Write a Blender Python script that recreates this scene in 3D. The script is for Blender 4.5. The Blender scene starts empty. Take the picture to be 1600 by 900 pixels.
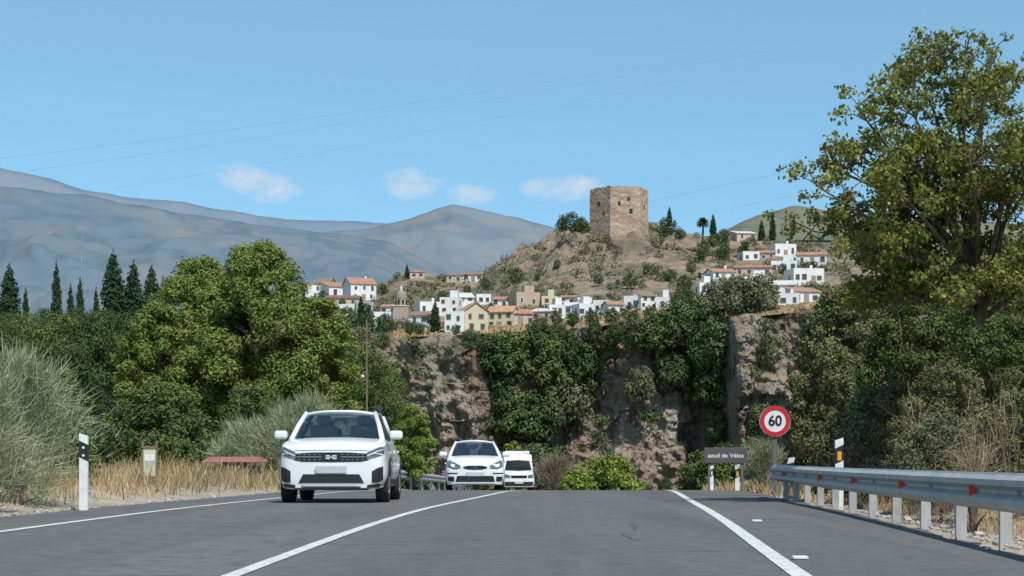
import bpy, math, random
import numpy as np
from mathutils import Vector, Matrix, noise
from mathutils.bvhtree import BVHTree
C=bpy.context.scene.collection
F=2900.; CX=800.; HY=700.; CZ=.8
def PX(px,D): return (px-CX)*D/F
def PZ(py,D): return CZ+(HY-py)*D/F
R=math.radians
def sm(x,a,b):
    t=min(1,max(0,(x-a)/(b-a))); return t*t*(3-2*t)
# ---------- smooth tables ----------
TD=np.arange(-40,420,.5)
def table(pts,win=14):
    d,v=zip(*pts); y=np.interp(TD,d,v); k=np.hanning(win*2+1); k/=k.sum()
    yp=np.pad(y,(win,win),mode='reflect',reflect_type='odd'); return np.convolve(yp,k,'valid')
T_H=table([(-40,.6),(0,.74),(11.4,.79),(20,.83),(26,.87),(32,.93),(36,.975),(45,1.05),(53,1.2),(60,1.39),(80,1.92),(116,2.74),(150,3.9),(200,6.5),(300,12),(350,13),(420,13.4)],8)
T_C=table([(-40,-2.9),(0,-1.95),(11.4,-1.73),(19,-1.57),(26.5,-1.28),(36,-.72),(45,-.12),(53,.4),(80,1.7),(116,2.5),(150,2.4),(200,0),(300,-12),(420,-30)])
T_R=table([(-40,-1.2),(0,1.1),(11.4,1.77),(21.8,2.48),(31.8,3.1),(41,3.7),(53,4.4),(80,5.6),(116,6.4),(150,6.3),(200,4),(300,-8),(420,-26)])
T_L=table([(-40,-6.2),(0,-5.4),(18,-5.0),(25,-4.87),(36,-4.55),(45,-4.0),(53,-3.4),(80,-2.1),(116,-1.3),(150,-1.4),(200,-4),(300,-16),(420,-34)])
def fH(D): return float(np.interp(D,TD,T_H)) if D<420 else 13.4+(D-420)*.0012
def fC(D): return float(np.interp(D,TD,T_C))
def fR(D): return float(np.interp(D,TD,T_R))
def fL(D): return float(np.interp(D,TD,T_L))
def G(x,D):
    b=CZ-fH(D); r=fR(D)+2.0; l=fL(D)-1.4
    near=1-sm(D,120,200)
    if x>r:
        d=x-r
        z=-.14*sm(d,0,.5)+2.7*sm(d,1.3,7.5)*(1-sm(D,70,130))*sm(D,-30,8)
        z+=8*sm(d,8,60)*(1-sm(D,120,250))
        return b+z+noise.noise(Vector((x*.6,D*.6,0)))*.15*sm(d,.6,3)
    if x<l:
        d=l-x
        z=-.08*sm(d,0,.5)+.25*sm(d,1.,3.5)*near-3.2*sm(d,7,22)*near
        z+=21*sm(D,110,215)*sm(-x,14,34)*(1-.8*sm(D,300,500))
        return b+z+noise.noise(Vector((x*.6,D*.6,0)))*.12*sm(d,.6,3)
    return b-.05
# ---------- materials ----------
def newmat(name):
    m=bpy.data.materials.new(name); m.use_nodes=True; nt=m.node_tree
    return m,nt,nt.nodes['Principled BSDF'],nt.nodes['Material Output']
def pm(name,col,rough=.6,metal=0,coat=0,n=None,bump=0,bs=40,spec=.5):
    """n=(col2,scale,lo,hi)"""
    m,nt,b,o=newmat(name)
    b.inputs['Base Color'].default_value=(*col,1); b.inputs['Roughness'].default_value=rough; b.inputs['Metallic'].default_value=metal
    b.inputs['Coat Weight'].default_value=coat; b.inputs['Specular IOR Level'].default_value=spec
    tc=nt.nodes.new('ShaderNodeTexCoord')
    if n is None: n=(tuple(c*.82 for c in col),3.,.35,.7)
    ns=[n] if not isinstance(n,list) else n
    prev=None
    for (c2,sc,lo,hi) in ns:
        t=nt.nodes.new('ShaderNodeTexNoise'); t.inputs['Detail'].default_value=6
        if isinstance(sc,tuple):
            mp=nt.nodes.new('ShaderNodeMapping'); mp.inputs['Scale'].default_value=sc; nt.links.new(tc.outputs['Object'],mp.inputs[0]); nt.links.new(mp.outputs[0],t.inputs['Vector']); t.inputs['Scale'].default_value=1
        else:
            nt.links.new(tc.outputs['Object'],t.inputs['Vector']); t.inputs['Scale'].default_value=sc
        mr=nt.nodes.new('ShaderNodeMapRange'); mr.inputs[1].default_value=lo; mr.inputs[2].default_value=hi
        nt.links.new(t.outputs['Fac'],mr.inputs[0])
        mx=nt.nodes.new('ShaderNodeMix'); mx.data_type='RGBA'
        nt.links.new(mr.outputs[0],mx.inputs[0])
        if prev: nt.links.new(prev,mx.inputs[6])
        else: mx.inputs[6].default_value=(*col,1)
        mx.inputs[7].default_value=(*c2,1); prev=mx.outputs[2]
    nt.links.new(prev,b.inputs['Base Color'])
    if bump:
        t=nt.nodes.new('ShaderNodeTexNoise'); t.inputs['Scale'].default_value=bs; t.inputs['Detail'].default_value=8
        nt.links.new(tc.outputs['Object'],t.inputs['Vector'])
        bp=nt.nodes.new('ShaderNodeBump'); bp.inputs['Strength'].default_value=bump; bp.inputs['Distance'].default_value=1/bs
        nt.links.new(t.outputs['Fac'],bp.inputs['Height']); nt.links.new(bp.outputs[0],b.inputs['Normal'])
    return m
def leafmat(name,c1,c2,trans=0,patch=.5):
    m,nt,b,o=newmat(name); nt.nodes.remove(b)
    g=nt.nodes.new('ShaderNodeNewGeometry'); cr=nt.nodes.new('ShaderNodeMix'); cr.data_type='RGBA'
    cr.inputs[6].default_value=(*c1,1); cr.inputs[7].default_value=(*c2,1); nt.links.new(g.outputs['Random Per Island'],cr.inputs[0])
    t=nt.nodes.new('ShaderNodeTexNoise'); t.inputs['Scale'].default_value=patch; tc=nt.nodes.new('ShaderNodeTexCoord'); nt.links.new(tc.outputs['Object'],t.inputs['Vector'])
    mr=nt.nodes.new('ShaderNodeMapRange'); mr.inputs[1].default_value=.3; mr.inputs[2].default_value=.7; mr.inputs[3].default_value=.9; mr.inputs[4].default_value=1.55
    nt.links.new(t.outputs['Fac'],mr.inputs[0])
    vm=nt.nodes.new('ShaderNodeVectorMath'); vm.operation='SCALE'; nt.links.new(cr.outputs[2],vm.inputs[0]); nt.links.new(mr.outputs[0],vm.inputs['Scale'])
    d=nt.nodes.new('ShaderNodeBsdfDiffuse'); nt.links.new(vm.outputs[0],d.inputs[0])
    if trans:
        tr=nt.nodes.new('ShaderNodeBsdfTranslucent'); mx=nt.nodes.new('ShaderNodeMixShader'); mx.inputs[0].default_value=trans
        nt.links.new(vm.outputs[0],tr.inputs[0]); nt.links.new(d.outputs[0],mx.inputs[1]); nt.links.new(tr.outputs[0],mx.inputs[2]); nt.links.new(mx.outputs[0],o.inputs[0])
    else: nt.links.new(d.outputs[0],o.inputs[0])
    return m
M={}
M['asphalt']=pm('asphalt',(.125,.13,.128),.9,n=[((.165,.168,.16),(.35,.03,.3),.38,.66),((.098,.1,.1),(1.1,.07,1),.48,.75),((.1,.1,.1),5,.45,.7),((.09,.09,.092),(.5,3,1),.6,.7),((.24,.24,.225),70,.58,.75),((.04,.04,.04),45,.6,.75)],bump=.8,bs=80,spec=.25)
M['paint']=pm('road_paint',(.66,.66,.63),.75,n=[((.46,.46,.44),5,.45,.75),((.19,.19,.19),26,.57,.7)])
M['zinc']=pm('zinc',(.47,.475,.465),.5,.15,n=((.33,.34,.34),4,.3,.7))
M['darkzinc']=pm('dull_zinc',(.16,.16,.16),.6,.2)
M['concrete']=pm('concrete',(.42,.39,.34),.9,bump=.2)
M['blackplastic']=pm('black_plastic',(.022,.022,.024),.45)
M['rubber']=pm('rubber',(.03,.03,.031),.8)
M['carwhite']=pm('car_white_paint',(.8,.81,.82),.28,0,.6,n=((.76,.77,.78),2,.3,.7))
M['chrome']=pm('satin_silver',(.6,.61,.62),.3,.7)
M['lamp']=pm('lamp_glass',(.16,.18,.2),.08,.3,1)
M['led']=pm('led_white',(.9,.92,.95),.2)
M['interior']=pm('cabin_trim',(.05,.055,.055),.7)
M['seat']=pm('seat_fabric',(.12,.13,.13),.8)
M['plate']=pm('number_plate',(.55,.58,.63),.5)
M['grille']=pm('gloss_black',(.014,.015,.017),.2)
M['red']=pm('sign_red',(.6,.02,.035),.45)
M['signwhite']=pm('sign_white',(.8,.8,.8),.5,n=((.72,.72,.72),4,.4,.7))
M['black']=pm('sign_black',(.015,.015,.018),.5)
M['orange']=pm('reflector_orange',(.95,.13,.035),.4)
M['yellow']=pm('reflector_yellow',(.9,.36,.04),.35)
M['whiteplastic']=pm('white_plastic',(.75,.76,.76),.5,n=((.55,.55,.52),6,.45,.75))
M['brownsign']=pm('sign_grey_brown',(.10,.092,.092),.6)
M['greenboard']=pm('board_green',(.4,.5,.4),.6,n=((.7,.62,.4),3,.4,.6))
M['wood']=pm('weathered_wood',(.22,.16,.1),.9)
M['bark']=pm('bark',(.14,.11,.08),.95,n=((.06,.05,.04),(12,12,2),.4,.7),bump=.6,bs=15)
M['stonecastle']=pm('castle_stone',(.44,.32,.23),.95,n=[((.34,.23,.165),(.18,.18,.4),.42,.58),((.52,.42,.32),(.4,.4,1.4),.52,.66),((.23,.16,.12),1.1,.63,.75)],bump=.5,bs=1.4)
M['hole']=pm('dark_opening',(.03,.024,.02),.9)
M['pane']=pm('window_pane',(.06,.07,.08),.2)
M['frame']=pm('window_frame',(.35,.27,.2),.7)
M['gravel']=pm('gravel_stone',(.45,.42,.37),.95,n=((.27,.24,.21),8,.4,.7))
M['wire']=pm('wire_grey',(.26,.36,.44),.6)
WC={'w':(.76,.76,.75),'c':(.64,.54,.37),'t':(.48,.37,.27),'p':(.59,.44,.37),'o':(.6,.42,.18),'g':(.4,.4,.39)}
for k,c in WC.items(): M['w_'+k]=pm('render_'+k,c,.9,n=[(tuple(v*.8 for v in c),(.5,.5,.25),.42,.72)],bump=.1,bs=8)
RC={'te':(.42,.22,.15),'br':(.27,.18,.13),'dr':(.24,.11,.1),'or':(.52,.28,.16),'wh':(.6,.58,.55)}
for k,c in RC.items(): M['r_'+k]=pm('roof_'+k,c,.9,n=[(tuple(v*.65 for v in c),(4,.6,.6),.4,.7)],bump=.4,bs=6)
# leaf
M['pine']=leafmat('pine_needles',(.085,.12,.03),(.185,.22,.06),.12,.35)
M['pinedark']=leafmat('shaded_pine_needles',(.05,.08,.028),(.12,.15,.05),0,.4)  # darker copy of the pine needles, shade put into the colour
M['darkleaf']=leafmat('dark_leaves',(.034,.06,.024),(.08,.108,.042),0,.4)
M['midleaf']=leafmat('mid_leaves',(.055,.085,.028),(.12,.15,.05),0,.5)
M['brightleaf']=leafmat('bright_leaves',(.11,.16,.03),(.22,.27,.06),.2,.6)
M['cliffleaf']=leafmat('cliff_leaves',(.05,.078,.032),(.105,.135,.06),0,.25)
M['olive']=leafmat('olive_leaves',(.075,.088,.045),(.165,.175,.1),0,.6)
M['cypress']=leafmat('cypress_leaves',(.016,.034,.016),(.04,.066,.03),0,.5)
M['broom']=leafmat('broom_stems',(.15,.18,.095),(.31,.34,.21),0,.9)
M['poplar']=leafmat('tree_leaves',(.10,.125,.03),(.24,.235,.07),.35,.6)
M['drytwig']=leafmat('dry_twigs',(.16,.12,.08),(.32,.25,.17),0,.6)
M['drygrass']=leafmat('dry_grass',(.26,.175,.09),(.46,.345,.2),0,.7)
M['scrub']=leafmat('scrub',(.055,.068,.032),(.14,.14,.075),0,.05)
M['bushmix']=leafmat('bush_leaves',(.07,.085,.034),(.18,.17,.085),0,.6)
def glass():
    m,nt,b,o=newmat('car_glass'); nt.nodes.remove(b)
    t=nt.nodes.new('ShaderNodeBsdfTransparent'); t.inputs[0].default_value=(.66,.76,.73,1)
    g=nt.nodes.new('ShaderNodeBsdfGlossy'); g.inputs['Roughness'].default_value=.02; g.inputs[0].default_value=(.9,.95,1,1)
    f=nt.nodes.new('ShaderNodeFresnel'); f.inputs[0].default_value=1.5
    ad=nt.nodes.new('ShaderNodeMath'); ad.operation='ADD'; ad.inputs[1].default_value=.13; nt.links.new(f.outputs[0],ad.inputs[0])
    mx=nt.nodes.new('ShaderNodeMixShader'); nt.links.new(ad.outputs[0],mx.inputs[0]); nt.links.new(t.outputs[0],mx.inputs[1]); nt.links.new(g.outputs[0],mx.inputs[2]); nt.links.new(mx.outputs[0],o.inputs[0])
    return m
M['glass']=glass()
# ---------- object helpers ----------
def tag(o,label,cat,group=None):
    o['label']=label; o['category']=cat
    if group: o['group']=group
    return o
def empty(name,loc,rz=0):
    o=bpy.data.objects.new(name,None); o.empty_display_size=.2; C.objects.link(o); o.location=loc; o.rotation_euler=(0,0,rz); return o
def link(name,me,mat,parent=None,smooth=False):
    o=bpy.data.objects.new(name,me); C.objects.link(o)
    if mat: me.materials.append(mat)
    if parent: o.parent=parent
    if smooth: me.polygons.foreach_set('use_smooth',[True]*len(me.polygons))
    return o
def raw(name,V,Fc,mat,parent=None,smooth=False):
    me=bpy.data.meshes.new(name); me.from_pydata([tuple(v) for v in V],[],Fc); me.update()
    return link(name,me,mat,parent,smooth)
def quads(name,V,mat,parent=None):
    V=np.asarray(V,dtype=np.float32).reshape(-1,3); n=len(V)//4
    me=bpy.data.meshes.new(name); me.vertices.add(4*n); me.vertices.foreach_set('co',V.ravel())
    me.loops.add(4*n); me.loops.foreach_set('vertex_index',np.arange(4*n,dtype=np.int32))
    me.polygons.add(n); me.polygons.foreach_set('loop_start',np.arange(0,4*n,4,dtype=np.int32))
    me.update(calc_edges=True); return link(name,me,mat,parent)
class MB:
    def __init__(s): s.V=[]; s.F=[]
    def add(s,V,Fc):
        k=len(s.V); s.V+= [tuple(v) for v in V]; s.F+=[tuple(i+k for i in f) for f in Fc]; return s
    def box(s,c,d,rz=0,m=None):
        x,y,z=[v/2 for v in d]; P=[Vector(p) for p in [(-x,-y,-z),(x,-y,-z),(x,y,-z),(-x,y,-z),(-x,-y,z),(x,-y,z),(x,y,z),(-x,y,z)]]
        Rm=m or Matrix.Rotation(rz,3,'Z')
        return s.add([Rm@p+Vector(c) for p in P],[(0,3,2,1),(4,5,6,7),(0,1,5,4),(1,2,6,5),(2,3,7,6),(3,0,4,7)])
    def tube(s,P,rad,n=8,cap=True):
        P=[Vector(p) for p in P]; rad=rad if isinstance(rad,(list,tuple)) else [rad]*len(P)
        V=[];Fc=[]
        for i,p in enumerate(P):
            t=(P[min(i+1,len(P)-1)]-P[max(i-1,0)]).normalized()
            a=t.cross(Vector((0,1,0)) if abs(t.y)<.9 else Vector((1,0,0))).normalized(); b=t.cross(a)
            for k in range(n):
                th=2*math.pi*k/n; V.append(p+(a*math.cos(th)+b*math.sin(th))*rad[i])
        for i in range(len(P)-1):
            for k in range(n): Fc.append((i*n+k,i*n+(k+1)%n,(i+1)*n+(k+1)%n,(i+1)*n+k))
        if cap: Fc.append(tuple(range(n))[::-1]); Fc.append(tuple((len(P)-1)*n+k for k in range(n)))
        return s.add(V,Fc)
    def lathe(s,prof,c,axis='z',n=24):
        V=[];Fc=[]
        for (r,h) in prof:
            for k in range(n):
                a=2*math.pi*k/n
                p=(r*math.cos(a),r*math.sin(a),h) if axis=='z' else ((h,r*math.cos(a),r*math.sin(a)) if axis=='x' else (r*math.cos(a),h,r*math.sin(a)))
                V.append((p[0]+c[0],p[1]+c[1],p[2]+c[2]))
        for i in range(len(prof)-1):
            for k in range(n): Fc.append((i*n+k,i*n+(k+1)%n,(i+1)*n+(k+1)%n,(i+1)*n+k))
        return s.add(V,Fc)
    def build(s,name,mat,parent=None,smooth=False,bevel=0):
        o=raw(name,s.V,s.F,mat,parent,smooth)
        if bevel:
            b=o.modifiers.new('bevel','BEVEL'); b.width=bevel; b.segments=2
        return o
def dup(root,loc,rz,sc):
    r=root.copy(); C.objects.link(r); r.location=loc; r.rotation_euler=(0,0,rz); r.scale=sc
    for ch in list(root.children):
        c=ch.copy(); C.objects.link(c); c.parent=r
        for g in list(ch.children):
            d=g.copy(); C.objects.link(d); d.parent=c
    return r
def struct(o): o['kind']='structure'; return o
# ================= CAMERA, LIGHT, SKY =================
cam=bpy.data.cameras.new('camera'); co=bpy.data.objects.new('camera',cam); C.objects.link(co)
cam.sensor_width=36; cam.lens=36*F/1600; cam.shift_y=250/1600; cam.clip_end=30000; cam.clip_start=.1
co.location=(0,0,CZ); co.rotation_euler=(R(90),0,0); bpy.context.scene.camera=co
sv=Vector((.36,-.66,1.12)).normalized()
sl=bpy.data.lights.new('sun','SUN'); sl.energy=4.5; sl.angle=R(.5); sl.color=(1,.955,.89)
so=bpy.data.objects.new('sun',sl); C.objects.link(so); so.rotation_euler=sv.to_track_quat('Z','Y').to_euler(); so.location=(20,-20,60)
w=bpy.data.worlds.new('World'); bpy.context.scene.world=w; w.use_nodes=True; nt=w.node_tree; bg=nt.nodes['Background']
sky=nt.nodes.new('ShaderNodeTexSky'); sky.sky_type='NISHITA'; sky.sun_disc=False; sky.sun_elevation=math.asin(sv.z); sky.sun_rotation=math.atan2(sv.x,sv.y)
sky.air_density=1.0; sky.dust_density=.4; sky.ozone_density=1.6; sky.altitude=300
bg.inputs[1].default_value=.15
def mth(op,a,b=None,clamp=False):
    n=nt.nodes.new('ShaderNodeMath'); n.operation=op; n.use_clamp=clamp
    for i,v in enumerate((a,b)):
        if v is None: continue
        if isinstance(v,(int,float)): n.inputs[i].default_value=v
        else: nt.links.new(v,n.inputs[i])
    return n.outputs[0]
tc=nt.nodes.new('ShaderNodeTexCoord'); sp=nt.nodes.new('ShaderNodeSeparateXYZ'); nt.links.new(tc.outputs['Generated'],sp.inputs[0])
yy=mth('MAXIMUM',sp.outputs[1],.05); u=mth('DIVIDE',sp.outputs[0],yy); v=mth('DIVIDE',sp.outputs[2],yy)
cb=nt.nodes.new('ShaderNodeCombineXYZ'); nt.links.new(u,cb.inputs[0]); nt.links.new(mth('MULTIPLY',v,1.6),cb.inputs[1])
nz=nt.nodes.new('ShaderNodeTexNoise'); nz.inputs['Scale'].default_value=62; nz.inputs['Detail'].default_value=8; nz.inputs['Roughness'].default_value=.62; nt.links.new(cb.outputs[0],nz.inputs['Vector'])
tot=None
for (px,py,rx,ry,a) in [(430,300,52,20,1),(398,284,56,24,1),(368,268,40,18,.9),(645,286,60,26,1),(735,303,48,20,.85),(882,294,76,22,1),(530,300,40,14,.35),(725,105,14,24,.2),(330,270,25,12,.4),(525,125,18,12,.18)]:
    du=mth('DIVIDE',mth('SUBTRACT',u,(px-CX)/F),rx/F); dv=mth('DIVIDE',mth('SUBTRACT',v,(HY-py)/F),ry/F)
    d=mth('ADD',mth('MULTIPLY',du,du),mth('MULTIPLY',dv,dv))
    m_=mth('MULTIPLY',mth('MULTIPLY',mth('ADD',mth('SUBTRACT',.9,d),mth('MULTIPLY',mth('SUBTRACT',nz.outputs['Fac'],.5),3.2)),.65,),a,True)
    m_=mth('MULTIPLY',m_,a)
    tot=m_ if tot is None else mth('MAXIMUM',tot,m_)
tot=mth('MULTIPLY',tot,.82,True)
tint=nt.nodes.new('ShaderNodeMix'); tint.data_type='RGBA'; tint.blend_type='MULTIPLY'; tint.inputs[0].default_value=1
rmp=nt.nodes.new('ShaderNodeValToRGB'); nt.links.new(mth('ABSOLUTE',v),rmp.inputs[0])
rmp.color_ramp.elements[0].position=.08; rmp.color_ramp.elements[0].color=(.47,.71,.88,1); rmp.color_ramp.elements[1].position=.26; rmp.color_ramp.elements[1].color=(.74,.96,.92,1)
nt.links.new(sky.outputs[0],tint.inputs[6]); nt.links.new(rmp.outputs[0],tint.inputs[7])
mx=nt.nodes.new('ShaderNodeMix'); mx.data_type='RGBA'; nt.links.new(tot,mx.inputs[0]); nt.links.new(tint.outputs[2],mx.inputs[6]); mx.inputs[7].default_value=(5.1,5.1,5.3,1)
nt.links.new(mx.outputs[2],bg.inputs[0])
sc=bpy.context.scene; sc.view_settings.view_transform='Standard'; sc.view_settings.look='None'; sc.view_settings.exposure=0
# ================= GROUND =================
xs=sorted(set([round(v,2) for v in list(np.arange(-16,18,.4))+list(np.arange(-60,-16,2))+list(np.arange(18,62,2))+[-5000,-2500,-1200,-600,-400,-300,-220,-160,-120,-100,-80,80,100,130,170,230,300,400,600,1200,2500,5000]]))
ys=list(np.arange(-30,0,3))+list(np.arange(0,70,.7))+list(np.arange(70,150,2.5))+list(np.arange(150,450,10))+[500,600,800,1200,2000,4000,8000,14000]
V=[(x,y,G(x,y)) for y in ys for x in xs]; nx=len(xs)
Fc=[(j*nx+i,j*nx+i+1,(j+1)*nx+i+1,(j+1)*nx+i) for j in range(len(ys)-1) for i in range(nx-1)]
gm=pm('dry_ground',(.35,.29,.215),.95,n=[((.46,.385,.3),.8,.4,.7),((.26,.205,.15),3.5,.5,.75),((.15,.14,.08),.12,.5,.7),((.52,.48,.42),25,.55,.75)],bump=.8,bs=14)
nt2=gm.node_tree; b2=nt2.nodes['Principled BSDF']; src=b2.inputs['Base Color'].links[0].from_socket
gg=nt2.nodes.new('ShaderNodeNewGeometry'); s2=nt2.nodes.new('ShaderNodeSeparateXYZ'); nt2.links.new(gg.outputs['Position'],s2.inputs[0])
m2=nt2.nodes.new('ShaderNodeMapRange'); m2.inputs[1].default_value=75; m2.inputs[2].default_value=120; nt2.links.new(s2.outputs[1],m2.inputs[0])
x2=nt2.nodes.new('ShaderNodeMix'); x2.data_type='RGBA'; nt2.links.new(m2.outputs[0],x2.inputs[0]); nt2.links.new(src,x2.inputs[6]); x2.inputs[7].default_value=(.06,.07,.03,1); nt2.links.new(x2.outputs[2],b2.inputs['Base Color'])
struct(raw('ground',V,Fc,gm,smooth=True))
def strip(name,fa,fb,d0,d1,mat,dz,step=.7,na=1):
    V=[];Fc=[];D=d0; n=0
    while D<d1:
        a,b=fa(D),fb(D)
        for k in range(na+1): V.append((a+(b-a)*k/na,D,CZ-fH(D)+dz))
        if n:
            for k in range(na): p=(n-1)*(na+1)+k; Fc.append((p,p+1,p+na+2,p+na+1))
        n+=1; D+=step
    return struct(raw(name,V,Fc,mat,smooth=True))
strip('road',lambda D:fL(D)-1.35-.14*noise.noise(Vector((0,D*1.3,3))),lambda D:fR(D)+1.85+.14*noise.noise(Vector((0,D*1.1,7))),-25,330,M['asphalt'],0,.35,8)
for nm_,fx,hw_ in (('road_marking_left',fL,.058),('road_marking_centre',fC,.058),('road_marking_right',fR,.065)):
    strip(nm_,lambda D,fx=fx,h=hw_:fx(D)-h-.006*noise.noise(Vector((0,D*6,1))),lambda D,fx=fx,h=hw_:fx(D)+h+.006*noise.noise(Vector((0,D*6,9))),-20,200,M['paint'],.006,.35)
for i,(x,D,lab) in enumerate([(1250,13.3,'white reflective road stud beside the right edge line, nearest to the camera'),(1131,21,'white reflective road stud on the right shoulder farther up the road')]):
    xx=PX(x,D) if i==0 else fR(D)+.35
    root=empty('road_stud',(xx,D,CZ-fH(D)+.002)); MB().box((0,0,.012),(.11,.09,.024)).build('base',M['whiteplastic'],root,bevel=.008); MB().box((0,-.047,.013),(.08,.006,.014)).build('reflector',M['signwhite'],root); tag(root,lab,'road stud')
mb=MB(); rg=random.Random(5)
for (px,py,dx,dy,L) in [(990,832,.02,1,1.6),(998,850,-.05,1,1.0),(640,800,1,.05,2.2),(840,792,1,.1,3),(1040,793,1,-.05,2.2),(700,870,1,.1,1.2),(930,812,1,.0,2.0),(560,806,1,0,1.5),(880,842,1,.05,2.2),(620,850,1,-.05,1.3),(1150,870,1,.1,1.2)]:
    h=.85; D=h*F/(py-HY); x=PX(px,D)
    for k in range(int(L/.12)):
        nx_=x+dx*.12+rg.uniform(-.035,.035); nD=D+dy*.12+rg.uniform(-.035,.035); z1=CZ-fH(D)+.004; z2=CZ-fH(nD)+.004; ww=.006
        mb.add([(x-ww,D-ww,z1),(x+ww,D+ww*.3,z1),(nx_+ww,nD+ww,z2),(nx_-ww,nD-ww*.3,z2)],[(0,1,2,3)]); x,D=nx_,nD
struct(mb.build('road_crack',pm('tar',(.05,.05,.052),.9)))
# ================= MOUNTAINS =================
def mountain(name,pts,D,mat,x0,x1,n=150,rows=40,rel=.05,dep=.45,seed=0):
    px=np.linspace(x0,x1,n); sky_=np.interp(px,[p[0] for p in pts],[p[1] for p in pts])
    V=[]
    for j in range(rows):
        t=j/(rows-1); Dj=D*(1-dep*t)
        for i in range(n):
            zr=(HY-sky_[i])*D/F; x=PX(px[i],D)
            q=Vector((x/D*14,Dj/D*14,seed)); rd=1-abs(noise.noise(q))*2; rd2=noise.fractal(q*3,1,2,6)
            z=zr*(1-t)**1.15
            z+=zr*rel*3*(rd-.7)*math.sin(math.pi*min(1,t*1.15))+zr*rel*rd2*(.25+min(1,t*3)*.75)
            V.append((x,Dj,CZ-15+ (z+15)*(1 if t<1 else 0)))
    for i in range(n): V.append((PX(px[i],D),D*1.15,CZ-15))
    Fc=[(j*n+i,(j+1)*n+i,(j+1)*n+i+1,j*n+i+1) for j in range(rows-1) for i in range(n-1)]
    Fc+=[(i,i+1,rows*n+i+1,rows*n+i) for i in range(n-1)]
    return struct(raw(name,V,Fc,mat,smooth=True))
mA=pm('hazy_far_range',(.165,.22,.275),1,n=[((.185,.225,.265),(.0016,.0016,.004),.45,.6),((.145,.205,.265),.006,.5,.65)],spec=0)  # blue aerial haze is painted into the base colours
mB=pm('hazy_wooded_range',(.125,.175,.215),1,n=[((.165,.19,.215),(.002,.002,.003),.45,.65),((.1,.15,.185),.012,.44,.62),((.185,.195,.21),.006,.56,.7)],spec=0)  # wooded slopes with bluish distance haze mixed into their colours
mC=pm('hazy_central_peak',(.175,.21,.24),1,n=[((.135,.182,.22),.0035,.46,.6),((.2,.21,.225),.006,.5,.65)],spec=0)  # peak colours greyed and blued to carry the haze
mD=pm('near_ridge',(.17,.17,.13),1,n=[((.11,.14,.1),.03,.45,.6)],spec=0)
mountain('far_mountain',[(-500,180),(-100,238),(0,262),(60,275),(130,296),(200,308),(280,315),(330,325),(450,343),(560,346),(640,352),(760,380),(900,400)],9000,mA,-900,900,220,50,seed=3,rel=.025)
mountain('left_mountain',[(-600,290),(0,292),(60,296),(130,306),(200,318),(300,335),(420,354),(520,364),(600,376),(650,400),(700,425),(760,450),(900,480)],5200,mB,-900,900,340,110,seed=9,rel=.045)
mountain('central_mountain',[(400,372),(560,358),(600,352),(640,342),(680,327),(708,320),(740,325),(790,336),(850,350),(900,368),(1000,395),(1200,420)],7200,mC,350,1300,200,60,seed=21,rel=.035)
mountain('right_mountain',[(1000,400),(1100,372),(1150,352),(1190,335),(1240,322),(1320,332),(1600,350),(2200,380)],1700,mD,950,2400,seed=31,rel=.05,dep=.3)
# ================= HILL + CLIFF =================
SKY=[(380,560),(430,500),(470,462),(520,455),(590,446),(620,432),(650,424),(700,432),(745,434),(775,412),(800,398),(830,384),(870,362),(900,352),(920,350),(1015,350),(1040,360),(1090,369),(1140,374),(1240,376),(1300,384),(1400,400),(1700,420),(2100,450)]
TOP=[(380,640),(470,590),(540,555),(580,538),(610,528),(650,526),(740,522),(840,517),(900,517),(960,506),(1050,496),(1100,498),(1140,500),(1200,492),(1260,486),(1320,482),(1600,470),(2100,460)]
DC=[(380,330),(560,340),(600,338),(740,341),(775,350),(900,356),(1000,350),(1080,354),(1120,348),(1145,338),(1200,334),(1250,336),(1320,325),(1600,310),(2100,300)]
def ip(T,x): return float(np.interp(x,[p[0] for p in T],[p[1] for p in T]))
HD=505.
def hill(px,v):
    D0=ip(DC,px)+2; D=D0+(HD-D0)*v; y=ip(TOP,px)*(1-v)+ip(SKY,px)*v
    return D,y
def hv(px,yb): return min(.99,max(0.0,(ip(TOP,px)-yb)/(ip(TOP,px)-ip(SKY,px))))
def hillpt(px,yb,dv=0):
    v=hv(px,yb)+dv; D,y=hill(px,v); return PX(px,D),D,PZ(y,D)
n=340; rows=120; V=[]
pxs=np.linspace(380,2100,n)
for j in range(rows):
    v_=j/(rows-1)
    for p in pxs:
        D,y=hill(p,v_); x=PX(p,D); z=PZ(y,D)
        q=Vector((x*.05,D*.05,1)); a=min(1,v_*6)
        rock=ip([(380,0),(740,0),(800,1),(1060,1),(1140,.2),(2100,0)],p)*sm(v_,.35,.6)
        crag=ip([(380,0),(770,0),(810,1),(940,1),(1000,.4),(1060,0),(2100,0)],p)*sm(v_,.6,.8)*(1-sm(v_,.97,1)*.7)
        z+=a*(noise.fractal(q*1.6,1,2,4)*.5+rock*(noise.fractal(q*2.2,1,2,6)*2.0)+crag*(2.2*(noise.fractal(q*4,1,2,6))+1.2*math.floor(2.5*noise.noise(q*3)+.5)))
        V.append((x,D,z))
for p in pxs: V.append((PX(p,HD),HD+150,-14))
Fc=[(j*n+i,j*n+i+1,(j+1)*n+i+1,(j+1)*n+i) for j in range(rows) for i in range(n-1)]
hm=pm('dry_hillside',(.245,.18,.125),.95,n=[((.32,.24,.17),.05,.45,.6),((.125,.125,.07),.09,.48,.6),((.165,.115,.09),.35,.5,.65),((.38,.3,.22),.8,.62,.74)],bump=1,bs=.7)
struct(raw('castle_hill',V,Fc,hm,smooth=False))
n=460; rows=120; V=[]; pxs=np.linspace(380,1700,n)
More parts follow.
